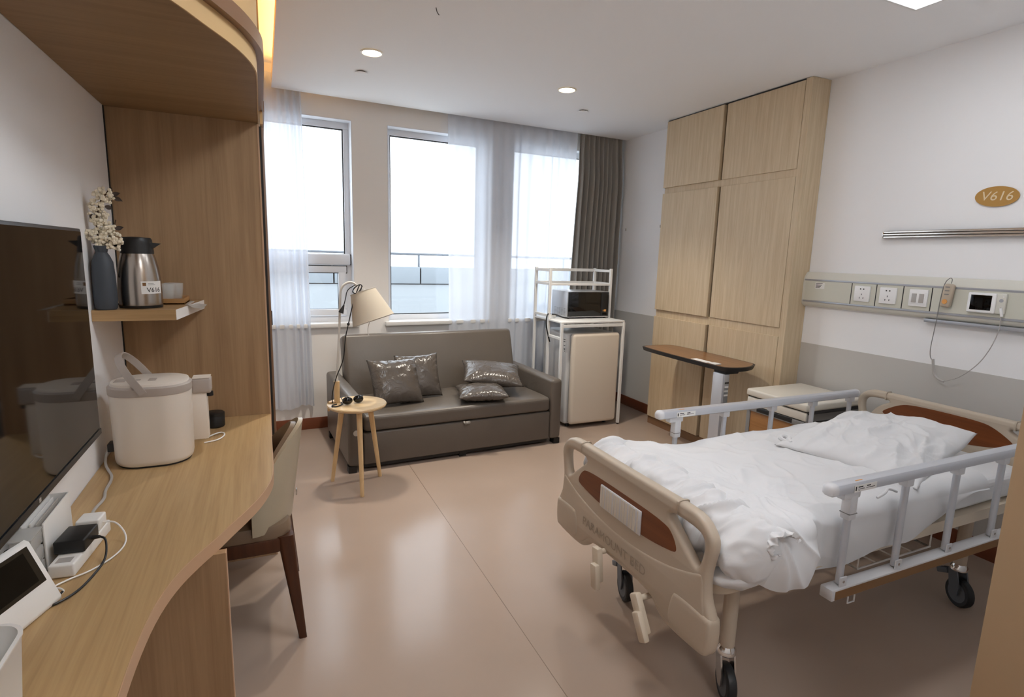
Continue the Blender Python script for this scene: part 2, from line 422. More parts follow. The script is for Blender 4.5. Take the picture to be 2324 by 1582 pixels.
# windows
def window(i, u0, u1, opening):
    w = thing('window_%d' % i, None, None, tuple(BW @ Vector(((u0+u1)/2, .14, WZ0))), TH, kind='structure')
    f0, f1 = .115, .17
    for q_ in ((u0, u1, WZ1-.004, WZ1+.001), (u0-.001, u0+.004, WZ0, WZ1-.004), (u1-.004, u1+.001, WZ0, WZ1-.004)):
        MB(BW).box(q_[0], q_[1], -.0008, .115, q_[2], q_[3]).build('reveal', 'frame_white', w, smooth=False)
    fr = .05
    for (a, b, c, d) in ((u0, u1, WZ1-.055, WZ1), (u0, u1, WZ0, WZ0+.05), (u0, u0+fr, WZ0+.05, WZ1-.055), (u1-fr, u1, WZ0+.05, WZ1-.055)):
        MB(BW).box(a, b, f0, f1, c, d, r=.004).build('frame', 'frame_white', w)
    def pane(a, b, c, d, off=0):
        g = .008
        p = MB(BW).box(a, b, .138+off, .144+off, c, d).build('pane', 'pane_glass', w, smooth=False)
        gm = MB(BW)
        for q in ((a, b, c, c+g), (a, b, d-g, d), (a, a+g, c+g, d-g), (b-g, b, c+g, d-g)): gm.box(q[0], q[1], .125+off, .15+off, q[2], q[3])
        gm.build('gasket', 'gasket', p, smooth=False)
    if opening:
        MB(BW).box(u0+.02, u1-.008, .085, .16, 1.425, 1.525, r=.018, seg=3).build('transom', 'frame_white', w)
        MB(BW).box(u1-.012, u1-.006, .09, .15, 1.428, 1.522, r=.002).build('transom_cap', 'gasket', w)
        pane(u0+fr, u1-fr, 1.52, WZ1-.055)
        # lower tilting sash
        for (a, b, c, d) in ((u0+.05, u1-.045, 1.36, 1.418), (u0+.055, u1-.05, .985, 1.04), (u0+.055, u0+.12, 1.04, 1.365), (u1-.115, u1-.05, 1.04, 1.365)):
            MB(BW).box(a, b, .098, .15, c, d, r=.006).build('sash', 'frame_white', w)
        MB(BW).box(u0+.045, u1-.04, .102, .112, 1.355, 1.424).build('sash_gasket', 'gasket', w)
        pane(u0+.115, u1-.11, 1.035, 1.366, off=-.01)
    else:
        pane(u0+fr, u1-fr, WZ0+.05, WZ1-.055)
    MB(BW).box(u0-.035, u1+.035, -.045, .16, WZ0-.035, WZ0+.002, r=.006).build('sill', 'sill_white', w)
window(1, *WIN[0], True); window(2, *WIN[1], False); window(3, *WIN[2], False)
for u0, u1 in WIN:                                           # sky portals (guide the sampler, emit nothing)
    ld = bpy.data.lights.new('window_portal', 'AREA'); ld.shape = 'RECTANGLE'; ld.size = u1-u0; ld.size_y = WZ1-WZ0
    lo = bpy.data.objects.new('window_portal', ld); C.objects.link(lo)
    lo.matrix_world = Matrix.Translation(BW @ Vector(((u0+u1)/2, WD+.02, (WZ0+WZ1)/2))) @ Matrix.Rotation(TH, 4, 'Z') @ Matrix.Rotation(R(-90), 4, 'X')
    ld.cycles.is_portal = True

# curtains
def curtain(name, label, mname, top, bot, z0, folds, amp, v0, seed, zt=H+.12, gather=None, hem=0, swell=0):
    def fn(s, t):
        z = zt+(z0-zt)*t
        a = top[0]+(bot[0]-top[0])*t; b = top[1]+(bot[1]-top[1])*t
        if gather: a += gather(t)[0]; b += gather(t)[1]
        ph = s+.035*NZ(s*6, seed)+.012*NZ(s*9, t*1.5, seed)
        u = a+(b-a)*ph
        k = .35+.65*abs(NZ(s*folds*.37, seed+3))*1.6
        v = amp*min(1, k)*math.sin(2*math.pi*folds*(s+.03*NZ(s*5, seed+8)))*(.75+.25*t)+.006*NZ(s*4, t*4, seed)
        if hem: z += hem*NZ(s*5, seed+20)*t**6
        g_ = sstep(.03, .22, t)*swell; return Vector((u, v0-g_*.9+max(-.045-g_, min(.042+g_, v*(1+g_*18))), z))
    b = MB(BW); b.grid(fn, int(folds*14), 40)
    o = b.build(name, mname, None, ang=180)
    tag(o, label, 'curtain')
    return o
curtain('sheer_curtain', 'white sheer curtain gathered at the window beside the oak divider', 'sheer', (-.2, .335), (-.2, .365), .22, 9, .026, -.044, 1.3, hem=.05)
curtain('sheer_curtain', 'long white sheer curtain across the windows behind sofa and fridge', 'sheer', (1.555, 2.95), (1.60, 2.87), .12, 13, .022, -.044, 7.7)
curtain('drape', 'grey heavy drape bunched in the corner beside the right wall', 'curtain_grey', (2.975, 3.485), (2.90, 3.46), 0.06, 9, .045, -.05, 4.1, swell=.045, gather=lambda t: (-.03*math.sin(t*math.pi), 0))

# outdoor terrace
PX = Matrix.Translation((0, 8.0, 0)) @ Matrix.Rotation(R(-1.0), 4, 'Z')
MB().box(-6, 12, 5.35, 14, .3, .4).build('terrace_ground', 'roof_grey', kind='structure')
pp = thing('parapet', 'grey panelled roof parapet seen outside the windows', 'parapet', (2, 8, .4))
MB(PX).box(-6, 11, .02, .3, .4, 1.095).build('base_wall', 'parapet_wall', pp)
MB(PX).box(-6, 11, .02, .28, 1.095, 1.33).build('core', 'print_dark', pp)
for k in range(14): MB(PX).box(-6.37+k*1.21+.01, -6.37+(k+1)*1.21-.012, -.01, .3, 1.112, 1.35, r=.004).build('panel', 'parapet_panel', pp)
rl = thing('roof_railing', 'thin grey metal railing above the parapet outside', 'railing', (2, 8.15, 1.35))
MB(PX).cyl((-6, .15, 1.535), (11, .15, 1.535), .018, n=8).build('handrail', 'rail_grey', rl)
for k in range(7): MB(PX).cyl((-5.15+k*2.42, .15, 1.35), (-5.15+k*2.42, .15, 1.535), .017, n=8).build('post', 'rail_grey', rl)

# ================================================================== LEFT ALCOVE: desk, soffit, divider, shelf
curve = [(.004, 2.88), (.004, 2.45), (.005, 2.11), (-.004, 2.01), (-.036, 1.888), (-.078, 1.788), (-.116, 1.711), (-.15, 1.634), (-.184, 1.572), (-.227, 1.476), (-.255, 1.36), (-.268, 1.22), (-.271, 1.07), (-.272, .4)]
curve = [tuple(v)[:2] for v in smooth_path([(x, y, 0) for x, y in curve], 2)]
dk = thing('desk', 'oak built-in desk with wavy front edge along the TV wall', 'desk', (-.3, 1.7, 0))
poly = [(XL+.002, 2.878)]+curve[0:1]+curve[1:]+[(XL+.002, .4)]
MB().prism(poly, lambda p, a: Vector((p[0], p[1], a)), .712, .75).build('worktop', 'oak_desk', dk, ang=30)
eb = []
for i, (x, y) in enumerate(curve):
    a = Vector((*curve[max(i-1, 0)], 0)); b = Vector((*curve[min(i+1, len(curve)-1)], 0)); t = (b-a).normalized(); nrm = Vector((-t.y, t.x, 0))
    eb.append((Vector((x, y, 0)), nrm))
e = MB()
for off0, off1, n_ in ((.0, .0025, 0),):
    e.grid(lambda s, t: eb[int(round(s*(len(eb)-1)))][0]+eb[int(round(s*(len(eb)-1)))][1]*.0025+Vector((0, 0, .711+.0385*t)), len(eb)-1, 1)
e.build('edge_band', 'edge_band', dk, solid=.0022)
MB().box(XL+.004, -.128, 1.615, 1.64, 0, .711).build('support_panel', 'oak_panel', dk)
MB().box(-.128, -.1255, 1.614, 1.641, 0, .711).build('panel_edge', 'edge_band', dk)

sf = thing('curved_soffit', 'curved oak soffit hanging over the desk, lit from a cove', 'soffit', (-.3, 2.2, 2.11))
poly = [(XL+.002, 2.93), (.004, 2.93)]+curve+[(XL+.002, .4)]
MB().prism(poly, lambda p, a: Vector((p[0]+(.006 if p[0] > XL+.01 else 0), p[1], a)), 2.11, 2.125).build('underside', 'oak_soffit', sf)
def band(off, z0, z1, th=.012, ext=True):
    pts = [p+n*off for p, n in eb]
    b = MB(); b.grid(lambda s, t: pts[int(round(s*(len(pts)-1)))]+Vector((0, 0, z0+(z1-z0)*t)), len(pts)-1, 1); return b
band(.0065, 2.107, 2.165).build('lower_fascia', 'fascia_oak', sf, solid=.004)
b = MB(); pts = [(p+n*.0, p+n*.028) for p, n in eb]; np_ = len(pts)
b.grid(lambda s, t: pts[int(round(s*(np_-1)))][0].lerp(pts[int(round(s*(np_-1)))][1], t)+Vector((0, 0, 2.162)), np_-1, 1)
b.grid(lambda s, t: pts[int(round(s*(np_-1)))][1]+Vector((0, 0, 2.162+.045*t)), np_-1, 1)
b.grid(lambda s, t: pts[int(round(s*(np_-1)))][1].lerp(pts[int(round(s*(np_-1)))][0], t)+Vector((0, 0, 2.207)), np_-1, 1)
b.build('molding', 'molding_brown', sf)
band(.012, 2.205, 2.93).build('upper_fascia', 'fascia_oak', sf, solid=.004)
MB().box(.016, .028, 2.88, 4.84, 2.107, 2.93).build('side_fascia', 'fascia_oak', sf)
MB().box(.02, .036, 2.88, 4.84, 2.162, 2.207).build('side_molding', 'molding_brown', sf)
MB().box(.135, .16, .4, 4.80, H+.082, H+.095).build('light_strip', 'light_amber', sf)

dv = thing('oak_divider', 'tall oak veneer divider standing at the far end of the desk', 'divider', (-.28, 2.89, 0))
MB().box(XL+.002, .003, 2.88, 2.905, 0, 2.1095).build('panel', 'oak_panel', dv)
MB().box(.003, .010, 2.878, 2.907, 0, 2.105).build('edge_strip', 'edge_band', dv)
MB().box(.006, .030, 2.93, 2.98, 0, 2.105, r=.006).build('post', 'molding_brown', dv)
MB().box(-.02, .02, 2.905, 2.935, 0, 2.10).build('packing_strip', 'gasket', dv)
MB().box(.030, .034, 2.94, 2.96, 1.18, 1.25, r=.0015).build('catch', 'black_plastic', dv)
MB().box(XL, XL+.004, 2.872, 2.88, .75, 2.11).build('shadow_gap', 'gasket', dv)

sh = thing('wall_shelf', 'short oak shelf on the wall holding vase and steel jug', 'shelf', (-.43, 2.7, 1.26))
shp = [(XL+.001, 2.43), (-.308, 2.43), (-.252, 2.879), (XL+.001, 2.879)]
MB().prism(shp, lambda p, a: Vector((p[0], p[1], a)), 1.272, 1.312).build('board', 'oak_shelf', sh, smooth=False)
MB().prism([(-.308, 2.4305), (-.3065, 2.4305), (-.2505, 2.8785), (-.252, 2.8785)], lambda p, a: Vector((p[0], p[1], a)), 1.2725, 1.3115).build('edge_strip', 'paper', sh, smooth=False)

# television
tv = thing('television', 'large flat television mounted on the wall above the desk', 'television', (-.53, 1.5, .95))
MB().box(-.535, -.503, .955, 2.11, .945, 1.594, r=.004).build('body', 'tv_bezel', tv)
MB().box(-.5035, -.5015, .962, 2.104, .965, 1.585).build('screen', 'screen_black', tv)
MB().box(-.502, -.4985, .958, 2.108, .945, .963, r=.001).build('lower_bezel', 'black_plastic', tv)
MB().box(-.4987, -.498, 1.55, 1.562, .949, .959).build('badge', 'device_grey', tv)
MB().box(XL, -.534, 1.3, 1.75, 1.15, 1.45).build('wall_mount', 'black_plastic', tv)

# vase with flowers
def lathe_thing(name, label, cat, prof, c, mname, n=32):
    return MB().lathe(prof, c, n=n).build(name, mname, None, label=label, cat=cat)
VC = (-.531, 2.462, 1.313)
lathe_thing('vase', 'dark blue-grey bottle vase on the wall shelf beside the television', 'vase',
    [(r_*1.02, z_*1.19) for r_, z_ in [(.0, 0), (.030, 0), (.034, .006), (.036, .03), (.0355, .10), (.032, .145), (.024, .163), (.017, .174), (.0235, .193), (.0225, .194), (.016, .176), (.016, .12), (0, .12)]], VC, 'vase_blue')
fs = thing('dried_flowers', 'spray of cream dried flowers with brown twigs in the vase', 'flowers', (VC[0], VC[1], VC[2]+.125))
vx, vy, vz = VC[0], VC[1], VC[2]+.125
tw = [(vx, vy, vz+.03), (vx-.001, vy, vz+.08), (vx-.008, vy+.002, vz+.15), (vx-.006, vy, vz+.21), (vx+.012, vy+.005, vz+.27), (vx+.035, vy+.01, vz+.30)]
MB().tube(smooth_path(tw), .0028, 6).build('twig', 'twig_brown', fs)
MB().tube(smooth_path([(vx, vy, vz+.02), (vx+.01, vy, vz+.09), (vx+.035, vy+.01, vz+.14), (vx+.05, vy+.01, vz+.20)]), .002, 6).build('twig', 'twig_brown', fs)
rnd = random.Random(3)
for (cx, cz, rr, nn) in ((-.004, .248, .026, 40), (.020, .280, .032, 54), (.000, .212, .032, 54), (.014, .170, .032, 54), (-.008, .142, .034, 60), (.030, .138, .034, 60), (.044, .112, .024, 34), (.012, .115, .026, 36)):
    for sub in range(1):
        b = MB()
        for k in range(nn):
            d = Vector((rnd.gauss(0, 1), rnd.gauss(0, 1), rnd.gauss(0, 1))).normalized()*rr*rnd.uniform(.5, 1.0)
            b.sphere((vx+cx+d.x, vy+d.y*.8, vz+cz+d.z), rnd.uniform(.0045, .0075), n=4)
        b.build('flower_head', 'flower_cream', fs, kind='stuff')
def leaf(p, d, up, L, w):
    p, d, up = Vector(p), Vector(d).normalized(), Vector(up); sd = d.cross(up).normalized(); nn = sd.cross(d)
    b = MB(); b.grid(lambda s, t: p+d*L*s+sd*(t-.5)*w*math.sin(math.pi*min(1, s*.97+.03))+nn*.25*w*(abs(t-.5)*2)**2, 8, 4); return b
for p, d, L in (((vx+.042, vy+.008, vz+.285), (1, .1, .35), .03), ((vx+.045, vy+.01, vz+.28), (1, -.2, -.45), .036), ((vx+.035, vy+.01, vz+.29), (.4, .3, 1), .026), ((vx+.045, vy, vz+.165), (1, .1, .3), .03), ((vx+.02, vy, vz+.245), (1, .3, -.3), .026), ((vx-.012, vy, vz+.20), (-.5, -.2, .8), .02)):
    leaf(p, d, (0, -1, .3), L, .017).build('leaf', 'leaf_brown', fs, solid=.0006)

# steel vacuum jug
JC = (-.436, 2.545, 1.313); K = 1.25
jg = thing('vacuum_jug', 'brushed steel vacuum jug with black lid on the shelf', 'jug', JC)
MB().lathe([(a_*K, b_*K) for a_, b_ in [(0, 0), (.0565, 0), (.058, .008)]], JC, n=40).build('base_ring', 'black_plastic', jg)
MB().lathe([(a_*K, b_*K) for a_, b_ in [(.0575, .008), (.0585, .02), (.0585, .05), (.057, .085), (.053, .12), (.047, .150), (.0425, .166)]], JC, n=48).build('body', 'steel_brushed', jg)
MB().lathe([(a_*K, b_*K) for a_, b_ in [(.044, .164), (.0435, .175), (.041, .198), (.0405, .206), (.037, .212), (.012, .214), (0, .214)]], JC, n=40).build('lid', 'black_plastic', jg)
sp = [(-.016, 0), (.016, 0), (0, .034)]
b = MB(); jx, jy, jz = JC
b.add([(jx+K*(+.034), jy+K*(-.018), jz+K*(.175)), (jx+K*(+.034), jy+K*(+.018), jz+K*(.175)), (jx+K*(+.034), jy+K*(+.02), jz+K*(.198)), (jx+K*(+.034), jy+K*(-.02), jz+K*(.198)), (jx+K*(+.064), jy+K*(-.003), jz+K*(.196)), (jx+K*(+.064), jy+K*(+.003), jz+K*(.196))], [(0, 1, 5, 4), (3, 4, 5, 2), (0, 4, 3), (1, 2, 5), (0, 3, 2, 1)])
b.build('spout', 'black_plastic', jg)
b = MB(); hp = smooth_path([(jx+K*(-.038), jy+K*(-.004), jz+K*(.19)), (jx+K*(-.072), jy+K*(-.008), jz+K*(.195)), (jx+K*(-.083), jy+K*(-.012), jz+K*(.175)), (jx+K*(-.081), jy+K*(-.014), jz+K*(.13)), (jx+K*(-.070), jy+K*(-.016), jz+K*(.095))], 3)
b.tube(hp, .011, 10).build('handle', 'black_plastic', jg)
# label wrapped on the steel body
b = MB(); r0 = .0592*K
def onjug(a, z, off=0): return Vector((jx+(r0+off)*math.cos(a), jy+(r0+off)*math.sin(a), jz+z*K))
b.grid(lambda s, t: onjug(R(-78+62*s), .044+.038*t), 14, 1).build('room_label', 'paper', jg)
text_mb('V616', .020, lambda x, y, z: onjug(R(-44)+x/(.0592), .055+y, .0006+z*.3)).build('label_text', 'print_dark', jg)
b = MB(); b.grid(lambda s, t: onjug(R(-74+9*s), .068+.010*t, .0005), 3, 1).build('label_crest', 'stripe_brown', jg)
b = MB(); b.grid(lambda s, t: onjug(R(-60+16*s), .075+.0015*t, .0005), 4, 1); b.grid(lambda s, t: onjug(R(-60+20*s), .071+.001*t, .0005), 4, 1); b.build('label_line', 'cabinet_grey', jg)

# tray and glass cups
tr = thing('wooden_tray', 'small wooden tray under the glass cups on the shelf', 'tray', (-.365, 2.72, 1.313))
MB().box(-.43, -.300, 2.63, 2.81, 1.313, 1.319).build('bottom', 'tray_wood', tr)
for q in ((-.43, -.300, 2.63, 2.636), (-.43, -.300, 2.804, 2.81), (-.43, -.424, 2.636, 2.804), (-.306, -.300, 2.636, 2.804)): MB().box(*q, 1.313, 1.337, r=.001).build('rim', 'tray_wood', tr)
prof = [(a_*1.45, b_*1.5) for a_, b_ in [(0, .002), (.016, .002), (.02, .006), (.024, .03), (.0255, .05), (.024, .05), (.0225, .03), (.0185, .009), (0, .007)]]
c1 = lathe_thing('glass_cup', 'clear glass cup on the wooden tray, nearer the steel jug', 'cup', prof, (-.375, 2.69, 1.319), 'cup_glass', 20); c1['group'] = 'glass cups on the tray'
c2 = lathe_thing('glass_cup', 'clear glass cup on the wooden tray, against the divider', 'cup', prof, (-.352, 2.765, 1.319), 'cup_glass', 20); c2['group'] = 'glass cups on the tray'
b = MB(); b.grid(lambda s, t: Vector((-.297+.065*s, 2.60+.20*t-.02*s, 1.3135-.03*max(0, s-.2)+.022*max(0, s-.55)+.003*NZ(s*4, t*3))), 12, 8)
tag(b.build('leaflet', 'paper_grey', None, solid=.0008), 'crumpled grey leaflet hanging over the end of the shelf', 'leaflet')
tag(MB().box(-.53, -.45, 2.63, 2.74, 1.313, 1.321, r=.002).build('coaster', 'black_plastic', None), 'dark flat coaster behind the steel jug', 'coaster')

# water dispenser
dp = thing('water_dispenser', 'white tabletop hot water dispenser with grey carry handle', 'dispenser', (-.40, 2.37, .75))
DX, DY, DW, DD = -.398, 2.372, .262, .215
def stad(w, d, r, z, taper=0): return [(DX+x, DY+y, z) for x, y in rr_poly(w, d, r, 10)]
def loft(rings, name, mname, parent, cap=True):
    b = MB(); n = len(rings[0]); vs = [p for r_ in rings for p in r_]
    fs_ = [(i*n+k, i*n+(k+1) % n, (i+1)*n+(k+1) % n, (i+1)*n+k) for i in range(len(rings)-1) for k in range(n)]
    if cap: fs_ += [tuple(range(n-1, -1, -1)), tuple((len(rings)-1)*n+k for k in range(n))]
    b.add(vs, fs_); return b.build(name, mname, parent)
loft([stad(.235, .19, .085, .751), stad(.235, .19, .085, .757)], 'foot_plate', 'black_plastic', dp)
loft([stad(.236, .192, .085, .757), stad(.246, .20, .09, .762), stad(.252, .206, .092, .775), stad(.260, .213, .095, 1.018)], 'body', 'dispenser_white', dp)
loft([stad(.262, .215, .095, 1.018), stad(.264, .217, .096, 1.022), stad(.264, .217, .096, 1.046), stad(.25, .204, .09, 1.052)], 'lid_rim', 'dispenser_grey', dp)
loft([stad(.248, .202, .09, 1.052), stad(.244, .198, .088, 1.060), stad(.225, .18, .08, 1.063)], 'lid', 'dispenser_white', dp)
for (x0, x1, y0, y1) in ((-.505, -.47, 2.33, 2.38), (-.445, -.425, 2.345, 2.365), (-.40, -.375, 2.33, 2.37)):
    MB().box(x0, x1, y0, y1, 1.0625, 1.0645, r=.001).build('button', 'dispenser_grey', dp)
# handle: a flat strap leaning back towards the wall
hb = MB(); N = 28
strap = []
for k in range(N+1):
    a = math.pi*k/N; yy = DY-.112*math.cos(a); h_ = math.sin(a)**.75*.135
    strap.append(Vector((-.405-.62*h_, yy, 1.03+.95*h_)))
hb.grid(lambda s, t: strap[int(round(s*N))]+Vector((.022*(t-.5), 0, .012*(t-.5))), N, 1)
hb.build('carry_handle', 'dispenser_grey', dp, solid=.005)
MB().box(-.272, -.205, 2.40, 2.47, .985, 1.045, r=.008, seg=3).build('tap_head', 'dispenser_grey', dp)
MB().box(-.268, -.207, 2.402, 2.468, 1.045, 1.0475).build('tap_cap', 'dispenser_white', dp)
MB().box(-.275, -.222, 2.405, 2.465, .80, .987, r=.003).build('tap_column', 'dispenser_white', dp)
MB().cyl((-.212, 2.435, .968), (-.212, 2.435, .986), .012, n=12).build('nozzle', 'black_plastic', dp)
MB().box(-.545, -.52, 2.35, 2.40, .80, .83, r=.003).build('rear_socket', 'black_plastic', dp)
wc = [(-.535, 2.37, .82), (-.55, 2.36, .80), (-.55, 2.33, .765), (-.535, 2.29, .757), (-.50, 2.20, .756), (-.50, 2.08, .756), (-.485, 2.02, .756), (-.50, 1.92, .756), (-.475, 1.82, .757), (-.468, 1.79, .765)]
tag(MB().tube(smooth_path(wc, 3), .0045, 8).build('power_cable', 'device_grey', None), 'white cable running along the desk from dispenser to power strip', 'cable')
tag(MB().tube(smooth_path([(-.25, 2.56, .754), (-.22, 2.60, .757), (-.19, 2.62, .758), (-.175, 2.58, .755), (-.20, 2.52, .754), (-.25, 2.50, .754)], 3), .003, 8).build('cable_loop', 'device_white', None), 'short white cable lying beside the water dispenser', 'cable')
cp = thing('travel_mug', 'black round container on the desk behind the dispenser', 'container', (-.225, 2.74, .75))
MB().lathe([(0, .001), (.036, .001), (.04, .006), (.04, .05), (.037, .056)], (-.225, 2.74, .75), n=28).build('body', 'black_plastic', cp)
MB().lathe([(.0405, .052), (.0405, .064), (.035, .068), (0, .068)], (-.225, 2.74, .75), n=28).build('lid', 'black_plastic', cp)

# power strip, charger, boxes, smart display, bin at the near end of the desk
PS = Matrix.Translation((-.462, 1.665, .751)) @ Matrix.Rotation(R(-6), 4, 'Z')
ps = thing('power_strip', 'white power strip lying on the desk under a black charger', 'power strip', (-.462, 1.665, .75))
b = MB(PS); b.box(-.027, .027, -.115, .125, 0, .034, r=.005, seg=3); b.build('housing', 'device_white', ps)
for yy in (-.09, .10): MB(PS).box(-.016, .016, yy-.012, yy+.012, .0335, .0345).build('outlet', 'device_grey', ps)
ch = thing('charger', 'black charger block plugged into the white power strip', 'charger', (-.462, 1.65, .785))
MB(PS).box(-.034, .032, -.062, .03, .035, .068, r=.004, seg=3).build('block', 'black_plastic', ch)
MB(PS).cyl((.031, -.015, .05), (.05, -.015, .05), .006, .004, n=10).build('plug_boot', 'black_plastic', ch)
ch2 = thing('charger', 'small white charger plugged into the power strip behind the black one', 'charger', (-.46, 1.72, .785))
MB(PS).box(-.026, .028, .045, .10, .035, .07, r=.005, seg=3).build('block', 'device_white', ch2)
q = lambda x, y, z: tuple(PS @ Vector((x, y, z)))
tag(MB().tube(smooth_path([q(.05, -.015, .05), q(.065, -.02, .045), q(.075, -.06, .01), q(.07, -.12, .004), q(.06, -.2, .004), q(.02, -.25, .004), (-.452, 1.475, .757)], 3), .0028, 6).build('charging_cable', 'black_plastic', None), 'black charging cable curving over the desk to the smart display', 'cable')
tag(MB().tube(smooth_path([q(.028, .07, .052), q(.06, .07, .05), q(.09, .05, .01), q(.095, -.02, .004), q(.06, -.10, .004), q(.02, -.13, .004), q(-.01, -.17, .004), q(.02, -.21, .004), q(.035, -.18, .004), q(.0, -.16, .006), q(-.03, -.22, .004)], 3), .0022, 6).build('charging_cable', 'device_white', None), 'thin white charging cable coiled beside the power strip', 'cable')
wbx = thing('document_box', 'white upright document box against the wall under the television', 'box', (-.535, 1.70, .75))
for q4 in ((-.516, -.512, 1.60, 1.80), (-.558, -.554, 1.60, 1.80)): MB().box(q4[0], q4[1], q4[2], q4[3], .751, .875, r=.001).build('side', 'device_white', wbx)
MB().box(-.554, -.516, 1.796, 1.80, .751, .875).build('end_panel', 'device_white', wbx)
MB().box(-.554, -.516, 1.60, 1.796, .751, .755).build('bottom', 'device_white', wbx)
for k, mn in enumerate(('paper', 'paper_grey', 'paper')):
    tag(MB().box(-.548+k*.011, -.545+k*.011, 1.625, 1.79, .756, .868-.004*k).build('folder', mn, None), ('white paper folder in the document box next to the wall', 'grey paper folder in the middle of the document box', 'white paper folder in the document box at its open side')[k], 'folder', 'folders in the document box')
og = thing('plastic_organizer', 'clear plastic drawer organizer standing before the document box', 'organizer', (-.535, 1.56, .75))
MB().box(-.558, -.513, 1.525, 1.597, .751, .756).build('bottom', 'clear_plastic', og)
for z in (.751, .79, .83):
    MB().box(-.556, -.515, 1.528, 1.595, z+.003, z+.037, r=.002).build('drawer', 'clear_plastic', og)
MB().box(-.545, -.527, 1.5255, 1.5275, .772, .776).build('label_strip', 'print_dark', og)
MB().box(-.558, -.513, 1.525, 1.597, .868, .872, r=.001).build('top', 'clear_plastic', og)
tag(MB().tube(smooth_path([(-.54, 1.50, .76), (-.535, 1.50, .82), (-.53, 1.495, .86), (-.545, 1.48, .88), (-.555, 1.46, .83), (-.55, 1.46, .76)], 3), .004, 8).build('cable_loop', 'black_plastic', None), 'black cable looped under the corner of the television', 'cable')
# smart display : local x along its width, tilted face
SD = Matrix.Translation((-.448, 1.452, .751)) @ Matrix(((-.344, .939, 0, 0), (-.939, -.344, 0, 0), (0, 0, 1, 0), (0, 0, 0, 1)))
sd = thing('smart_display', 'white smart display with black screen at the desk edge', 'display', (-.49, 1.34, .75))
def sdp(u, d, h): return SD @ Vector((u, d, h))
# side profile (d: towards viewer, h: up)
prof = [(.0, .004), (.0, .012), (-.055, .142), (-.065, .146), (-.075, .138), (-.10, .03), (-.105, .0), (-.004, .0)]
MB().prism(prof, lambda p, a: sdp(a, p[0], p[1]), 0, .25).build('body', 'device_white', sd, ang=50)
fa = Vector((0.0, .012)); fb = Vector((-.055, .142)); dd = (fb-fa)
def face(u, t, off): 
    p = fa+dd*t; nrm = Vector((dd.y, -dd.x)).normalized(); return sdp(u, p.x+nrm.x*off, p.y+nrm.y*off)
def face_slab(u0, u1, t0, t1, o0, o1):
    b = MB(); b.add([face(u, t, o) for o in (o0, o1) for (u, t) in ((u0, t0), (u1, t0), (u1, t1), (u0, t1))], [(0, 1, 2, 3), (4, 5, 6, 7), (0, 1, 5, 4), (1, 2, 6, 5), (2, 3, 7, 6), (3, 0, 4, 7)]); return b
face_slab(.012, .238, .34, .96, 0, .0012).build('screen_glass', 'black_gloss', sd)
face_slab(.028, .222, .40, .90, .0012, .0016).build('screen', 'screen_black', sd)
bn = thing('white_bin', 'white rounded plastic bin at the near end of the desk', 'bin', (-.49, 1.02, .75))
def bring(w, d, r, z): return [(-.468+x, 1.035+y, z) for x, y in rr_poly(w, d, r, 8)]
loft([bring(.125, .17, .04, .751), bring(.145, .19, .045, .895), bring(.149, .194, .046, .898), bring(.149, .194, .046, .902), bring(.137, .182, .042, .902), bring(.118, .163, .038, .76)], 'shell', 'device_white', bn)
tag(MB().box(-.555, -.515, 1.40, 1.46, .751, .80, r=.006).build('adapter', 'device_white', None), 'white power adapter standing behind the smart display', 'adapter')

# ================================================================== CHAIR
cr = thing('desk_chair', 'barrel-back leather chair with dark wooden legs tucked under desk', 'chair', (-.1, 2.43, 0))
CX, CY = -.09, 2.43
def shell(off, zlow, mname, name, thick):
    def fn(s, t):
        a = R(-86+172*s); c_ = math.cos(a)
        zt = .50+(.342 if off == 0 else .328)*max(0, (c_+.05)/1.05)**.8
        z = zlow+(zt-zlow)*t
        lean = .055*((z-.45)/.4)*max(0, c_)+.0
        rx, ry = .165+off, .235+off
        rx += lean; ry -= .05*max(0, z-.5)/.35
        return Vector((CX+rx*c_, CY+ry*math.sin(a), z))
    b = MB(); b.grid(fn, 40, 14); return b.build(name, mname, cr, solid=thick, ang=60)
shell(.0, .45, 'chair_leather', 'backrest', .018)
shell(-.026, .46, 'chair_inner', 'back_padding', .02)
sb = MB()
def seat_ring(sc, z): return [(CX-.10+x*sc, CY+y*sc, z) for x, y in rr_poly(.50, .44, .07, 8)]
loft([seat_ring(1, .425), seat_ring(1.01, .45), seat_ring(.97, .475), seat_ring(.8, .485)], 'seat', 'chair_inner', cr)
fr_ = MB(); 
loft([seat_ring(1.02, .37), seat_ring(1.03, .38), seat_ring(1.03, .418), seat_ring(1.02, .425)], 'seat_frame', 'chair_wood', cr)
for (xt, yt, xb, yb) in ((.038, 2.232, .088, 2.175), (.038, 2.628, .088, 2.685), (-.40, 2.225, -.425, 2.19), (-.40, 2.635, -.425, 2.67)):
    b = MB(); rings = []
    for t in [0, .15, .5, .9, 1]:
        z = .43*(1-t); w = .031-.016*t; x = xt+(xb-xt)*t; y = yt+(yb-yt)*t
        if t == 1: z = 0
        rings.append([(x+dx*w, y+dy*w*.8, z) for dx, dy in rr_poly(2, 2, .5, 3)])
    loft(rings, 'leg', 'chair_wood', cr)
MB().box(.088, .094, 2.36, 2.37, .53, .56, r=.002).build('badge', 'chrome', cr)

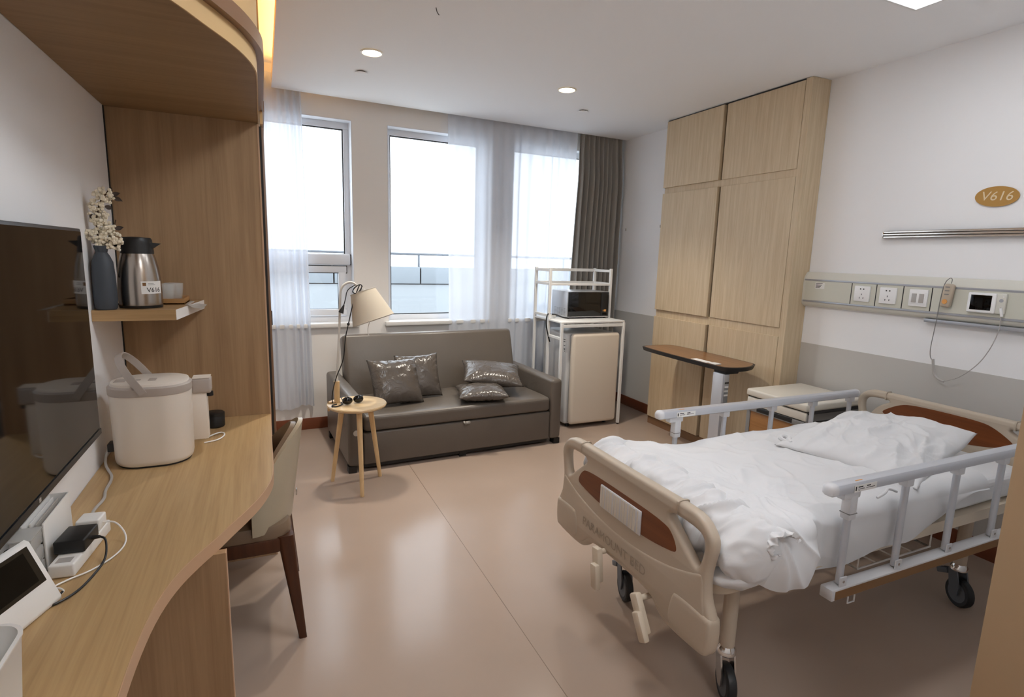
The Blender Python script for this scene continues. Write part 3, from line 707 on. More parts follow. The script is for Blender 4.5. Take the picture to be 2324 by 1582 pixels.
# ================================================================== STOOL, LAMP, SOFA
st = thing('side_stool', 'small round wooden three-legged side table before the sofa', 'side table', (.53, 3.60, 0))
SX, SY = .527, 3.605
MB().lathe([(0, .548), (.172, .548), (.186, .556), (.190, .566), (.186, .572), (0, .572)], (SX, SY, 0), n=48).build('top', 'stool_top', st)
for (x, y) in ((.523, 3.42), (.375, 3.74), (.692, 3.715)):
    d = Vector((x-SX, y-SY, 0)); tpt = Vector((SX, SY, .55))+d*.55
    MB().cyl(tpt, (x, y, 0), .0185, .0125, n=14).build('leg', 'stool_wood', st)
lp = thing('clip_lamp', 'white clip-on lamp with cream cone shade clamped to side table', 'lamp', (.415, 3.64, .572))
LX, LY = .408, 3.655
MB().cyl((LX, LY, .573), (LX, LY, .715), .0185, n=20).build('wooden_grip', 'stool_wood', lp)
MB().cyl((LX, LY, .714), (LX+.002, LY, .745), .012, .0075, n=14).build('collar', 'lamp_white', lp)
pole = [(LX+.002, LY, .74), (LX+.022, LY, 1.0), (LX+.034, LY, 1.25), (LX+.036, LY, 1.30), (LX+.052, LY, 1.335), (LX+.09, LY, 1.357), (LX+.118, LY, 1.352), (LX+.142, LY, 1.33)]
MB().tube(smooth_path(pole, 3), .0075, 10).build('pole', 'lamp_white', lp)
SHt = Vector((.585, LY, 1.295)); axs = Vector((.30, -.18, -.94)).normalized()
xa = axs.cross(Vector((0, 1, 0))).normalized(); ya = axs.cross(xa)
def cone(s, t, r0, r1, L, off=0): return SHt+axs*(L*t)+(xa*math.cos(2*math.pi*s)+ya*math.sin(2*math.pi*s))*((r0+(r1-r0)*t)+off)
b = MB(); b.grid(lambda s, t: cone(s, t, .082, .138, .195), 48, 6)
b.build('shade', 'shade_cream', lp, solid=.002)
for t, r_ in ((0, .082), (1, .138)): MB().tube([cone(k/40, t, .082, .138, .195, .0005) for k in range(40)], .0022, 6, closed=True).build('shade_rim', 'paper_grey', lp)
MB().cyl(SHt+axs*-.015, SHt+axs*.05, .019, .022, n=16).build('socket', 'lamp_white', lp)
for k in range(3):
    MB().cyl(SHt+axs*.02, cone(k/3+.1, .06, .082, .138, .195), .0016, n=6).build('spider_arm', 'lamp_white', lp)
MB().sphere(SHt+axs*.09, .03, n=10).build('bulb', 'device_white', lp)
MB().tube(smooth_path([cone(.72, .95, .07, .06, .195), (.60, LY-.06, 1.06), (.603, LY-.06, 1.03), (.607, LY-.06, 1.015)], 2), .0022, 6).build('pull_string', 'paper', lp)
MB().box(LX-.06, LX+.02, LY-.014, LY+.014, .5735, .582, r=.003).build('clamp_jaw', 'stool_wood', lp)
MB().box(LX-.06, LX-.048, LY-.014, LY+.014, .52, .582, r=.003).build('clamp_back', 'stool_wood', lp)
cb = [(LX-.03, LY-.02, .576), (LX-.035, LY-.02, .62), (LX-.01, LY-.03, .74), (LX+.045, LY-.03, .86), (LX+.055, LY-.03, 1.0), (LX+.075, LY-.035, 1.08), (LX+.10, LY-.04, 1.2), (LX+.13, LY-.05, 1.30), (LX+.15, LY-.05, 1.345)]
pc = thing('lamp_cord', 'black cord hanging from the clip lamp shade to the table', 'cord', (LX, LY, .576))
MB().tube(smooth_path(cb, 3), .0035, 6).build('cord', 'black_plastic', pc)
lo_ = [Vector((LX+.135+.03*math.cos(a*2.2)*(1-.02*a), LY-.05+.012*math.sin(a*5), 1.315+.028*math.sin(a*2.2+.6))) for a in [k*.16 for k in range(40)]]
MB().tube(lo_, .003, 6).build('coil', 'black_plastic', pc)
MB().tube(smooth_path([(LX+.12, LY-.05, 1.34), (LX+.07, LY-.05, 1.31), (LX+.06, LY-.05, 1.25), (LX+.045, LY-.05, 1.20)], 2), .003, 6).build('cord_tail', 'black_plastic', pc)
MB().cyl((LX+.05, LY-.05, 1.215), (LX+.03, LY-.05, 1.165), .004, .017, n=10).build('plug', 'black_plastic', pc)
MB().box(LX+.068, LX+.084, LY-.045, LY-.028, 1.083, 1.098, r=.002).build('inline_switch', 'black_plastic', pc)
# black glasses and cable clutter on the table
gl = thing('sunglasses', 'black sunglasses lying on the round side table', 'sunglasses', (.50, 3.60, .572))
b = MB()
for sx_ in (-1, 1):
    c_ = Vector((.495+.028*sx_, 3.59+.012*sx_, .592))
    pass
for sx_ in (-1, 1):
    ctr = Vector((.50+.036*sx_, 3.592+.012*sx_, .599)); MB().sphere(ctr, .033, n=8, sx=1, sy=.55, sz=.8).build('lens', 'black_gloss', gl)
for sx_ in (-1, 1):
    MB().tube(smooth_path([(.492+.055*sx_, 3.595+.01*sx_, .60), (.50+.07*sx_, 3.64, .605), (.52+.06*sx_, 3.70, .60)], 2), .003, 6).build('temple', 'black_plastic', gl)
tag(MB().tube(smooth_path([(.40, 3.60, .576), (.37, 3.58, .577), (.362, 3.545, .577), (.39, 3.535, .577), (.42, 3.56, .577), (.44, 3.60, .577), (.43, 3.63, .577)], 3), .004, 6).build('cable_clutter', 'black_plastic', None), 'tangle of black cable on the left edge of the side table', 'cable')

SFM = (.495, 3.815, 0); SR = R(2.9)
so = thing('sofa_bed', 'grey leather sofa bed with flat arms under the windows', 'sofa', SFM, SR)
SW = 1.745
def sbuild(b, name, mname='sofa_leather', **k): return b.build(name, mname, so, local=True, **k)
def soft(x0, x1, y0, y1, z0, z1, r=.03, seg=3): return MB().box(x0, x1, y0, y1, z0, z1, r=r, seg=seg)
# arms
sbuild(soft(0, .105, 0, .95, .045, .555, .03, 4), 'arm'); sbuild(soft(SW-.105, SW, 0, .95, .045, .555, .03, 4), 'arm')
sbuild(MB().box(.108, SW-.108, .01, .9, .05, .285, r=.012, seg=3), 'front_panel')
# seat cushion with gentle dips
b = MB(); x0, x1, y0, y1, z0, z1 = .109, SW-.109, .005, .66, .29, .408
bm = bmesh.new(); bmesh.ops.create_cube(bm, size=1)
for v in bm.verts: v.co = Vector(((x0+x1)/2+v.co.x*(x1-x0), (y0+y1)/2+v.co.y*(y1-y0), (z0+z1)/2+v.co.z*(z1-z0)))
bmesh.ops.bevel(bm, geom=bm.edges[:], offset=.03, segments=4, profile=.5, affect='EDGES')
bmesh.ops.subdivide_edges(bm, edges=bm.edges[:], cuts=5, use_grid_fill=True)
for v in bm.verts:
    if v.co.z > .36:
        u = v.co.x; v.co.z += .008*NZ(u*3, v.co.y*4)+.006*NZ(u*14, v.co.y*5, 3)*sstep(.2, .5, v.co.y)-.012*math.exp(-((u-.95)/.05)**2)*sstep(.0, .4, v.co.y)
b.bm(bm); sbuild(b, 'seat_cushion', ang=60)
# backrest leaning back
bk = Matrix.Translation((0, .60, .36)) @ Matrix.Rotation(R(-17), 4, 'X')
sbuild(MB().box(.107, SW-.112, 0, .16, 0, .555, r=.035, seg=4, mx=bk), 'backrest')
sbuild(MB().box(.02, SW-.02, .80, .95, .05, .5, r=.01), 'rear_frame')
for (x, y) in ((.03, .04), (SW-.03, .04), (.03, .86), (SW-.03, .86), (SW/2, .06)): sbuild(MB().box(x-.028, x+.028, y-.025, y+.04, 0, .046), 'foot', 'black_plastic')
sbuild(MB().box(.115, SW-.115, .04, .85, .02, .05), 'underside', 'black_plastic')
b = MB(); b.grid(lambda s, t: Vector((.885+.06*(s-.5)*(1-.3*t), -.004-.018*math.sin(t*2.6), .292-.03*t+.006*NZ(s*3, t*3))), 6, 6); sbuild(b, 'pull_strap', solid=.003)
sbuild(MB().cyl((.055, -.001, .295), (.055, .004, .295), .021, n=20), 'sticker', 'paper_grey')

def cushion_mb(w, h, t, seed, n=30, wr=.012, pinch=.07):
    b = MB(); rn = seed*13.7
    def surf(sgn):
        def fn(s, q):
            u, v = 2*s-1, 2*q-1
            eu = 1-pinch*(1-v*v)*abs(u)**2; ev = 1-pinch*(1-u*u)*abs(v)**2
            x, y = u*w/2*ev if 0 else u*w/2*(1-pinch*(1-abs(v)**2)*abs(u)), v*h/2*(1-pinch*(1-abs(u)**2)*abs(v))
            prof = max(0, (1-abs(u)**2.6))*max(0, (1-abs(v)**2.6))
            z = t/2*prof**.55
            edge = (1-prof)**1.5*prof**.25
            wv = NZ(math.atan2(v, u)*5, seed)*1.0+.7*NZ(math.atan2(v, u)*11, seed+5)
            z += sgn*0+edge*wr*wv*2.0+wr*.7*NZ(u*2.2+rn, v*2.2, sgn*2)*prof
            return Vector((x, y, sgn*z if prof > 0 else 0))
        return fn
    b.grid(surf(1), n, n); b.grid(surf(-1), n, n); return b
def place_cushion(label, w, h, t, mx, seed, mname='cushion_leather', name='cushion', cat='cushion', group='sofa cushions', pinch=.07, wr=.012, n=30):
    b = cushion_mb(w, h, t, seed, pinch=pinch, wr=wr, n=n); b.xf = mx
    o = b.build(name, mname, None, ang=180); tag(o, label, cat, group); return o
def frame_mx(c, ax, ay):
    ax = Vector(ax).normalized(); ay = Vector(ay); ay = (ay-ax*ay.dot(ax)).normalized(); az = ax.cross(ay); mm = Matrix.Identity(4)
    for i in range(3): mm[i][0], mm[i][1], mm[i][2], mm[i][3] = ax[i], ay[i], az[i], c[i]
    return mm
place_cushion('dark grey leather cushion at the front of the pair beside the lamp', .40, .37, .15, frame_mx((.895, 4.13, .575), (.97, .16, -.02), (.05, .50, .85)), 1)
place_cushion('dark grey leather cushion leaning on the sofa back behind another cushion', .36, .36, .13, frame_mx((1.11, 4.275, .575), (.98, .04, .02), (.0, .38, .92)), 2)
place_cushion('dark grey leather cushion lying on top of another on the sofa', .50, .36, .14, frame_mx((1.72, 4.20, .575), (.95, -.25, -.10), (.25, .92, .30)), 3)
place_cushion('dark grey leather cushion lying flat on the seat under another', .40, .34, .12, frame_mx((1.56, 4.02, .472), (.96, -.22, .02), (.25, .95, .05)), 4)

# ================================================================== RACK, FRIDGE, MICROWAVE
rk = thing('metal_rack', 'white metal appliance rack over the fridge holding the microwave', 'rack', (2.70, 4.48, 0))
RX0, RX1, RY0, RYM, RY1, RZ, RT = 2.365, 3.04, 4.20, 4.45, 4.76, .975, 1.455
def bar(x0, x1, y0, y1, z0, z1, name='bar'): MB().box(x0, x1, y0, y1, z0, z1, r=.002, seg=1).build(name, 'white_metal', rk)
t_ = .024
for x in (RX0, RX1-t_):
    bar(x, x+t_, RY0, RY0+t_, 0.012, RZ, 'leg'); bar(x, x+t_, RY1-t_, RY1, .012, RT, 'leg'); bar(x, x+t_, RYM, RYM+t_, .012 if x == RX0 else RZ, RT, 'upright')
    for z in (RT-.022, 1.31, 1.02): bar(x+.002, x+t_-.002, RYM+t_, RY1-t_, z-.012, z+.012)
    bar(x+.002, x+t_-.002, RY0+t_, RYM, .83, .852) if x == RX0 else None
    for y in (RY0, RY1-t_): MB().cyl((x+.012, y+.012, 0), (x+.012, y+.012, .013), .011, n=10).build('foot', 'black_plastic', rk)
for y, zz in ((RY0, (RZ-.022,)), (RYM, ()), (RY1-t_, (RT-.022, 1.31, RZ-.022))):
    for z in zz: bar(RX0+t_, RX1-t_, y+.002, y+t_-.002, z-.014, z+.014)
bar(RX0+t_, RX1-t_, RYM+.002, RYM+t_-.002, 1.296, 1.316)
MB().box(RX0+.004, RX1-.004, RY0+.004, RY1-.004, RZ, RZ+.016, r=.003).build('shelf_board', 'white_metal', rk)
bar(RX0+.03, RX0+.10, RYM+.04, RYM+.06, RZ+.02, RZ+.05, 'socket_bar')
fg = thing('small_fridge', 'cream retro fridge with rounded door under the rack', 'fridge', (2.74, 4.5, 0))
MB().box(2.475, 2.995, 4.275, 4.74, .03, .875, r=.025, seg=3).build('body', 'fridge_side', fg)
MB().box(2.497, 3.0, 4.205, 4.272, .038, .882, r=.032, seg=5).build('door', 'fridge_cream', fg)
MB().box(2.51, 2.99, 4.268, 4.278, .05, .865).build('door_seal', 'caster_grey', fg)
for x in (2.53, 2.94):
    for y in (4.31, 4.70): MB().cyl((x, y, 0), (x, y, .032), .018, n=10).build('foot', 'black_plastic', fg)
MB().box(2.4735, 2.4755, 4.30, 4.345, .70, .83).build('energy_label', 'paper', fg)
for k, z in enumerate((.82, .80, .765, .735, .725, .712)): MB().box(2.4725, 2.474, 4.305, 4.34-.004*k, z-.006, z).build('label_print', 'print_dark', fg)
mw = thing('microwave', 'silver microwave with black glass door on the rack', 'microwave', (2.77, 4.58, .99))
MB().box(2.545, 2.995, 4.43, 4.73, 1.003, 1.243, r=.006).build('case', 'silver', mw)
MB().box(2.553, 2.905, 4.418, 4.43, 1.012, 1.238, r=.004).build('door', 'black_gloss', mw)
MB().box(2.908, 2.99, 4.419, 4.43, 1.012, 1.238, r=.004).build('control_panel', 'black_plastic', mw)
MB().box(2.55, 2.992, 4.4185, 4.43, 1.004, 1.0115).build('lower_trim', 'silver', mw)
MB().box(2.945, 2.965, 4.4175, 4.4192, 1.055, 1.075).build('display', 'sticker_orange', mw)
MB().box(2.93, 2.937, 4.4175, 4.4192, 1.057, 1.073).build('icon', 'sticker_orange', mw)
MB().box(2.925, 2.972, 4.416, 4.4192, 1.022, 1.042, r=.002).build('button', 'screen_black', mw)
for x in (2.57, 2.97):
    for y in (4.45, 4.70): MB().cyl((x, y, .991), (x, y, 1.004), .013, n=10).build('foot', 'black_plastic', mw)
for k in range(6):
    for j in range(5): MB().box(2.5435, 2.5455, 4.46+j*.045, 4.46+j*.045+.032, 1.02+k*.012, 1.0235+k*.012).build('vent', 'cabinet_grey', mw)
MB().tube(smooth_path([(2.42, 4.49, 1.03), (2.46, 4.47, 1.028), (2.50, 4.43, 1.005), (2.55, 4.44, .998)], 3), .006, 8).build('power_lead', 'black_plastic', mw)
tag(MB().tube(smooth_path([(2.40, 4.47, 1.035), (2.36, 4.45, 1.04), (2.335, 4.43, 1.01), (2.335, 4.43, .94), (2.36, 4.44, .86), (2.39, 4.45, .78)], 3), .006, 8).build('appliance_cord', 'black_plastic', None), 'black appliance cord looping out of the rack side', 'cord')

# ================================================================== WARDROBE
wd = thing('wardrobe', 'pale oak fitted wardrobe with six flat doors on the right wall', 'wardrobe', (3.43, 3.45, 0))
WY0, WY1, WX = 2.735, 4.165, 3.342
MB().box(WX+.022, XR-.002, WY0, WY1, 0, H-.002).build('carcass', 'oak_pale', wd)
MB().box(WX+.002, WX+.022, WY0, 2.785, .0, H-.003).build('side_stile', 'oak_pale', wd)
for (z0, z1) in ((.075, 1.035), (1.10, 2.14), (2.192, H-.012)):
    MB().box(WX, WX+.0215, 2.788, 3.468, z0, z1, r=.0012, seg=1).build('door', 'oak_pale', wd)
    MB().box(WX-.012, WX+.0215, 3.492, 4.16, z0, z1, r=.0012, seg=1).build('door', 'oak_pale', wd)
MB().box(WX+.0215, WX+.0235, 3.468, 3.492, .075, H-.01).build('door_gap', 'gasket', wd)
for (z0, z1) in ((1.035, 1.10), (2.14, 2.192)): MB().box(WX+.010, WX+.0225, 2.786, 4.162, z0, z1).build('finger_rail', 'oak_pale', wd)
MB().box(WX+.002, WX+.022, 2.785, 4.165, 0, .072).build('plinth', 'molding_brown', wd)
MB().box(WX+.001, WX+.02, 2.785, 4.165, H-.012, H-.004).build('top_gap', 'gasket', wd)
for (px_, z) in ((4.95, 1.86), (4.39, 1.875)):
    o = MB().box(XR-.012, XR-.001, px_-.006, px_+.006, z-.016, z+.012, r=.003).build('wall_hook', 'device_grey', None)
    tag(o, 'tiny hook on the white wall near the grey drape' if px_ > 4.6 else 'tiny hook on the white wall near the wardrobe', 'hook', 'wall hooks')

# ================================================================== OVERBED TABLE
ob = thing('overbed_table', 'overbed table with brown top on a grey column by wardrobe', 'table', (3.0, 3.1, 0))
outl = [(2.915, 3.78), (2.98, 3.825), (3.20, 3.825), (3.285, 3.77), (3.285, 2.93), (3.24, 2.86), (3.10, 2.80), (2.97, 2.82), (2.905, 2.88)]
outl = smooth_loop(outl, 2)
cxo, cyo = 3.1, 3.3
MB().prism(outl, lambda p, a: Vector((cxo+(p[0]-cxo)*(1 if a > .80 else .97), cyo+(p[1]-cyo)*(1 if a > .80 else .975), a)), .790, .82).build('edge_rim', 'table_edge', ob)
MB().prism(outl, lambda p, a: Vector((cxo+(p[0]-cxo)*.93, cyo+(p[1]-cyo)*.972, a)), .8195, .8215).build('top', 'table_top_brown', ob)
MB().box(2.945, 3.08, 2.86, 2.97, .765, .80, r=.01).build('bracket', 'table_edge', ob)
MB().box(2.935, 3.0, 2.865, 2.965, .05, .77, r=.008).build('column', 'alu', ob)
MB().box(2.945, 2.99, 2.858, 2.867, .05, .765, r=.003).build('inner_column', 'silver', ob)
for k in range(4): MB().box(2.95, 2.985, 2.856, 2.859, .70-.03*k, .712-.03*k).build('scale_mark', 'paper' if k else 'print_dark', ob)
MB().box(2.93, 3.005, 2.80, 3.42, .028, .062, r=.012).build('base_bar', 'table_edge', ob)
MB().box(2.93, 3.28, 2.86, 2.94, .028, .062, r=.012).build('base_bar', 'table_edge', ob)
for (x, y) in ((2.967, 2.83), (2.967, 3.39), (3.25, 2.9)): MB().cyl((x-.012, y, .025), (x+.012, y, .025), .025, n=18).build('caster', 'rubber', ob)
tag(MB().box(2.925, 2.985, 3.03, 3.19, .822, .8235).build('paper_slip', 'paper', None), 'white paper slip on the near edge of the overbed table', 'paper')
tag(MB().box(2.93, 2.985, 2.94, 3.01, .822, .8285, r=.002).build('remote_card', 'device_white', None), 'small white card beside the paper slip on overbed table', 'card')

# ================================================================== BEDSIDE CABINET
bc = thing('bedside_cabinet', 'cream bedside cabinet with brown drawer fronts behind the bed', 'cabinet', (3.2, 2.43, 0))
KX0, KX1, KY0, KY1 = 2.955, 3.45, 2.195, 2.645
MB().box(KX0+.02, KX1, KY0+.012, KY1-.012, .06, .655).build('body', 'cabinet_grey', bc)
MB().box(KX0-.02, KX1+.005, KY0-.005, KY1+.005, .675, .722, r=.012, seg=3).build('top', 'cabinet_cream', bc)
MB().box(KX0+.0, KX1, KY0, KY1, .655, .677, r=.002).build('top_gap', 'print_dark', bc)
for k, (z0, z1) in enumerate(((.615, .667), (.42, .575), (.24, .375), (.08, .2))):
    if k == 0:
        MB().box(KX0-.012, KX0+.02, KY0+.002, KY1-.002, z0, z1, r=.006).build('pull_out_tray', 'cabinet_cream', bc)
    else:
        d_ = MB().box(KX0, KX0+.02, KY0+.03, KY1-.03, z0, z1, r=.002).build('drawer', 'cabinet_wood', bc)
        MB().box(KX0-.016, KX0+.018, KY0+.01, KY1-.01, z1, z1+.035, r=.006).build('drawer_pull', 'cabinet_grey', d_)
        MB().box(KX0-.0175, KX0-.012, KY0+.09, KY1-.09, z1+.008, z1+.036, r=.002).build('finger_recess', 'black_plastic', d_)
for y in (KY0+.015, KY1-.015): MB().box(KX0-.004, KX0+.02, y-.015, y+.015, .06, .655, r=.003).build('corner_post', 'cabinet_grey', bc)
MB().box(KX0+.05, KX1-.02, KY0+.009, KY0+.013, .60, .606).build('side_groove', 'print_dark', bc)
for (x, y) in ((KX0+.05, KY0+.05), (KX1-.05, KY0+.05), (KX0+.05, KY1-.05), (KX1-.05, KY1-.05)):
    MB().cyl((x-.01, y, .027), (x+.01, y, .027), .027, n=16).build('caster', 'rubber', bc); MB().cyl((x, y, .03), (x, y, .062), .009, n=8).build('caster_stem', 'caster_grey', bc)

# ================================================================== BED
bd = thing('hospital_bed', 'cream hospital bed with folded-up side rails on casters', 'bed', (2.2, 1.61, 0))
BY = 1.612
def sym(pts): return [(BY+y, z) for y, z in pts]
out_half = [(0, .778), (.34, .780), (.405, .772), (.448, .738), (.466, .70), (.452, .64), (.443, .59), (.448, .52), (.474, .475), (.482, .45), (.478, .36), (.468, .335), (.44, .325), (.30, .322), (.245, .335), (.205, .375), (.15, .388), (0, .388)]
def full_loop(half, dz):
    r_ = [(BY+y, z+dz) for y, z in half]; l_ = [(BY-y, z+dz) for y, z in half[-2:0:-1]]
    return r_+l_
hole_half = [(.235, .728), (.39, .727), (.425, .705), (.422, .655), (.408, .606), (.392, .600), (.32, .66)]
hole_head = [(.255, .738), (.39, .735), (.425, .71), (.424, .66), (.408, .62), (.39, .615), (.345, .69)]
ins_head = [(0, .745), (.16, .742), (.22, .728), (.31, .672), (.30, .655), (.2, .62), (0, .60)]
def end_board(x, dz, facing, name, hole_half=hole_half, ins=None):
    T = .042
    fn = lambda a, b_, d: Vector((x-facing*d, a, b_))
    lo = smooth_loop(full_loop(out_half, dz), 2)
    h1 = smooth_loop([(BY+y, z+dz) for y, z in hole_half], 2); h2 = smooth_loop([(BY-y, z+dz) for y, z in hole_half], 2)
    p = plate([lo, h1, h2], T, .014, fn).build(name, 'bed_plastic', bd, ang=50)
    ins = ins or [(0, .683), (.25, .680), (.29, .655), (.315, .61), (.29, .598), (.16, .578), (0, .572)]
    for fc, off in ((facing, T/2-.001), (-facing, T/2-.001)):
        il = smooth_loop(full_loop(ins, dz), 2)
        MB().prism(il, lambda q_, a: Vector((x+0-fc*a, q_[0], q_[1])), off, off+.0025).build('wood_insert', 'bed_insert', p)
    # corner bumpers
    for sg in (-1, 1):
        bp_ = smooth_loop([(BY+sg*y, z+dz) for y, z in ((.482, .345), (.486, .455), (.465, .475), (.33, .478), (.305, .465), (.285, .36), (.33, .335), (.45, .333))], 2)
        plate([bp_], .056, .016, fn).build('corner_bumper', 'bed_plastic', p)
    # rail sleeve rings where the grip starts
    for sg in (-1, 1):
        MB().box(x-.025, x+.025, BY+sg*.30-.004, BY+sg*.30+.004, .735+dz, .7815+dz, r=.008).build('grip_ring', 'bed_plastic', p)
    return p
fb_ = end_board(1.222, 0, 1, 'footboard')
low = smooth_loop(full_loop([(0, .512), (.14, .520), (.28, .545), (.38, .578), (.425, .60), (.438, .585), (.444, .52), (.46, .47), (.45, .36), (.30, .335), (.25, .35), (.21, .392), (.15, .402), (0, .402)], 0), 2)
plate([low], .048, .012, lambda a, b_, d: Vector((1.222-d, a, b_))).build('lower_panel', 'bed_plastic', fb_, ang=50)
hb_ = end_board(3.225, .068, 1, 'headboard', hole_head, ins_head)
# card holder on the insert
ch_ = MB().box(1.1935, 1.200, 1.487, 1.745, .572, .664, r=.002).build('card_holder', 'bed_rail_grey', fb_)
for k in range(15):
    y = 1.50+k*.0165
    MB().box(1.1922, 1.1936, y, y+(.012 if k % 3 else .006), .576, .66).build('card_rib', 'cabinet_cream', fb_)
text_mb('PARAMOUNT BED', .052, lambda x, y, z: Vector((1.1985-abs(z), 1.655-x*1.0, .452+y)), depth=.0022).build('raised_lettering', 'text_emboss', fb_)

# frame
lo = [(BY+y, z) for y, z in ((0, 0),)]
fp = rr_poly(1.93, .835, .09, 6)
MB().prism(fp, lambda q_, a: Vector((2.225+q_[0], BY+q_[1], a)), .488, .535).build('deck_frame', 'bed_beige', bd)
for y in (BY-.30, BY+.30): MB().box(1.26, 3.18, y-.02, y+.02, .43, .488, r=.004).build('chassis_beam', 'bed_beige', bd)
for x in (1.47, 2.92): MB().box(x-.02, x+.02, BY-.33, BY+.33, .42, .47, r=.004).build('cross_beam', 'bed_beige', bd)
def caster(x, y, rot, pedal):
    MB().cyl((x, y, .19), (x, y, .488), .026, n=18).build('leg', 'bed_plastic', bd)
    MB().lathe([(.03, .165), (.034, .17), (.034, .185), (.028, .195), (.026, .2)], (x, y, 0), n=20).build('caster_collar', 'chrome', bd)
    d = Vector((math.cos(rot), math.sin(rot), 0)); s_ = Vector((-d.y, d.x, 0)); c_ = Vector((x, y, .068))+d*.025
    wh = MB().cyl(c_-s_*.014, c_+s_*.014, .067, n=32)
    b = MB(); prof_ = [(.048, -.017), (.06, -.017), (.066, -.012), (.068, 0), (.066, .012), (.06, .017), (.048, .017)]
    mx_ = Matrix.Identity(4)
    for i in range(3): mx_[i][0], mx_[i][1], mx_[i][2] = d[i], (0, 0, 1)[i], s_[i]
    b.lathe(prof_, c_, n=32, mx=mx_); o = b.build('wheel', 'rubber', bd)
    MB().cyl(c_-s_*.0175, c_+s_*.0175, .046, n=24).build('hub', 'caster_grey', o)
    MB().cyl(c_-s_*.021, c_+s_*.021, .012, n=12).build('axle', 'steel', o)
    for sg in (-1, 1):
        b = MB(); pl_ = [(-.026, .168), (.02, .168), (.042, .10), (.038, .058), (.014, .055), (-.01, .09)]
        b.prism(pl_, lambda q_, a: Vector((x, y, 0))+d*(q_[0])+s_*(sg*.024+a)+Vector((0, 0, q_[1])), -.003, .003).build('fork', 'caster_grey' if pedal else 'steel', bd)
    if pedal:
        pdp = Vector((x, y, .135))-d*.055
        b = MB(); b.box(-.03, .03, -.03, .03, -.012, .012, r=.004, mx=Matrix.Translation(pdp) @ Matrix.Rotation(rot, 4, 'Z') @ Matrix.Rotation(R(-25), 4, 'Y')); o2 = b.build('brake_pedal', 'caster_grey', bd)
        for k in range(3):
            b = MB(); b.box(-.031, .031, -.02+k*.017, -.014+k*.017, .011, .014, mx=Matrix.Translation(pdp) @ Matrix.Rotation(rot, 4, 'Z') @ Matrix.Rotation(R(-25), 4, 'Y')); b.build('pedal_ridge', 'rubber', o2)
caster(1.465, 1.295, R(245), False); caster(1.47, 1.92, R(255), True); caster(2.905, 1.30, R(250), True); caster(2.905, 1.92, R(250), False)
# cranks under the footboard
for (y, z, tilt) in ((1.70, .40, -8), (1.44, .36, -32)):
    MB().cyl((1.30, y, z), (1.17, y, z), .011, n=10).build('crank_shaft', 'bed_beige', bd)
    b = MB(); mx_ = Matrix.Translation((1.165, y, z)) @ Matrix.Rotation(R(tilt), 4, 'X')
    b.box(-.014, .014, -.022, .022, -.115, .022, r=.008, mx=mx_); o = b.build('crank_arm', 'bed_beige', bd)
    b = MB(); b.box(-.034, -.010, -.036, .004, -.135, -.035, r=.007, mx=mx_); b.build('crank_grip', 'bed_beige', o)
# side rails
def rail(y, x0, x1, posts, sgn, sticker):
    c_ = MB(); pr = smooth_loop([(-.022, -.024), (-.025, .004), (-.016, .019), (.016, .019), (.025, .004), (.022, -.024)], 1)
    zt = .812
    top = MB().prism(pr, lambda q_, a: Vector((a, y+q_[0], zt+q_[1])), x0+.02, x1).build('top_rail', 'alu', bd)
    for (e, s2) in ((x0+.02, -1), (x1, 1)):
        b = MB(); n_ = len(pr); rings = [[(e+s2*dx, y+q_[0]*sc, zt+q_[1]*sc+(0 if sc == 1.03 else -.002)) for q_ in pr] for dx, sc in ((-.004, 1.03), (.01, 1.03), (.02, .8), (.024, .4))]
        loft(rings, 'end_cap', 'bed_rail_grey', bd)
    for i, px_ in enumerate(posts):
        MB().cyl((px_, y, .445), (px_, y, zt-.03), .0125, n=16).build('rail_post', 'alu', bd)
        if i == 0:
            MB().box(px_-.035-.02, px_+.03, y-.017, y+.017, zt-.045, zt-.014, r=.006).build('latch_head', 'bed_rail_grey', bd)
            MB().box(px_-.02, px_+.02, y-.018, y+.018, zt-.125, zt-.03, r=.007).build('latch_body', 'bed_rail_grey', bd)
            MB().box(px_-.0205, px_+.0205, y-.0185, y+.0185, zt-.102, zt-.099).build('latch_seam', 'cabinet_grey', bd)
        else:
            MB().box(px_-.022, px_+.022, y-.017, y+.017, zt-.05, zt-.014, r=.006).build('post_cap', 'bed_rail_grey', bd)
        MB().box(px_-.018, px_+.018, y+sgn*.014-.003, y+sgn*.014+.003, .43, .475, r=.002).build('hinge_lug', 'bed_rail_grey', bd)
        MB().cyl((px_, y+sgn*.016, .458), (px_, y+sgn*.0185, .458), .005, n=10).build('hinge_bolt', 'steel', bd)
    lower = MB().box(x0+.06, x1-.03, y-.024, y+.024, .398, .440, r=.004).build('lower_bar', 'bed_rail_grey', bd)
    MB().box(x0+.075, x1-.035, y+sgn*.0245-.001, y+sgn*.0245+.001, .402, .434).build('brown_stripe', 'stripe_brown', lower)
    # sticker on the sloping side of the rail
    sx = x0+.10
    MB().box(sx, sx+.115, y-.0256, y-.0246, zt-.016, zt+.008).build('sticker', 'paper', top)
    MB().box(sx+.02, sx+.055, y-.0125, y+.005, zt+.0178, zt+.0188).build('orange_sticker', 'sticker_orange', top)
    for (a, b2, z0, z1) in ((.004, .010, -.009, .006), (.018, .042, .001, .005), (.062, .082, .001, .005), (.018, .050, -.005, -.003), (.06, .105, -.005, -.003), (.018, .028, -.009, -.008)):
        MB().box(sx+a, sx+b2, y-.0260, y-.0254, zt+z0-.002, zt+z1-.002).build('sticker_print', 'print_dark', top)
rail(1.15, 1.69, 3.13, (1.812, 2.12, 2.44, 2.76, 3.08), -1, True)
rail(2.065, 1.715, 3.165, (1.835, 2.15, 2.49, 2.81, 3.125), 1, True)
MB().tube([(1.84, 1.128, .398), (1.84, 1.128, .372), (1.875, 1.128, .372), (1.875, 1.128, .398)], .003, 6).build('cord_hook', 'bed_rail_grey', bd)
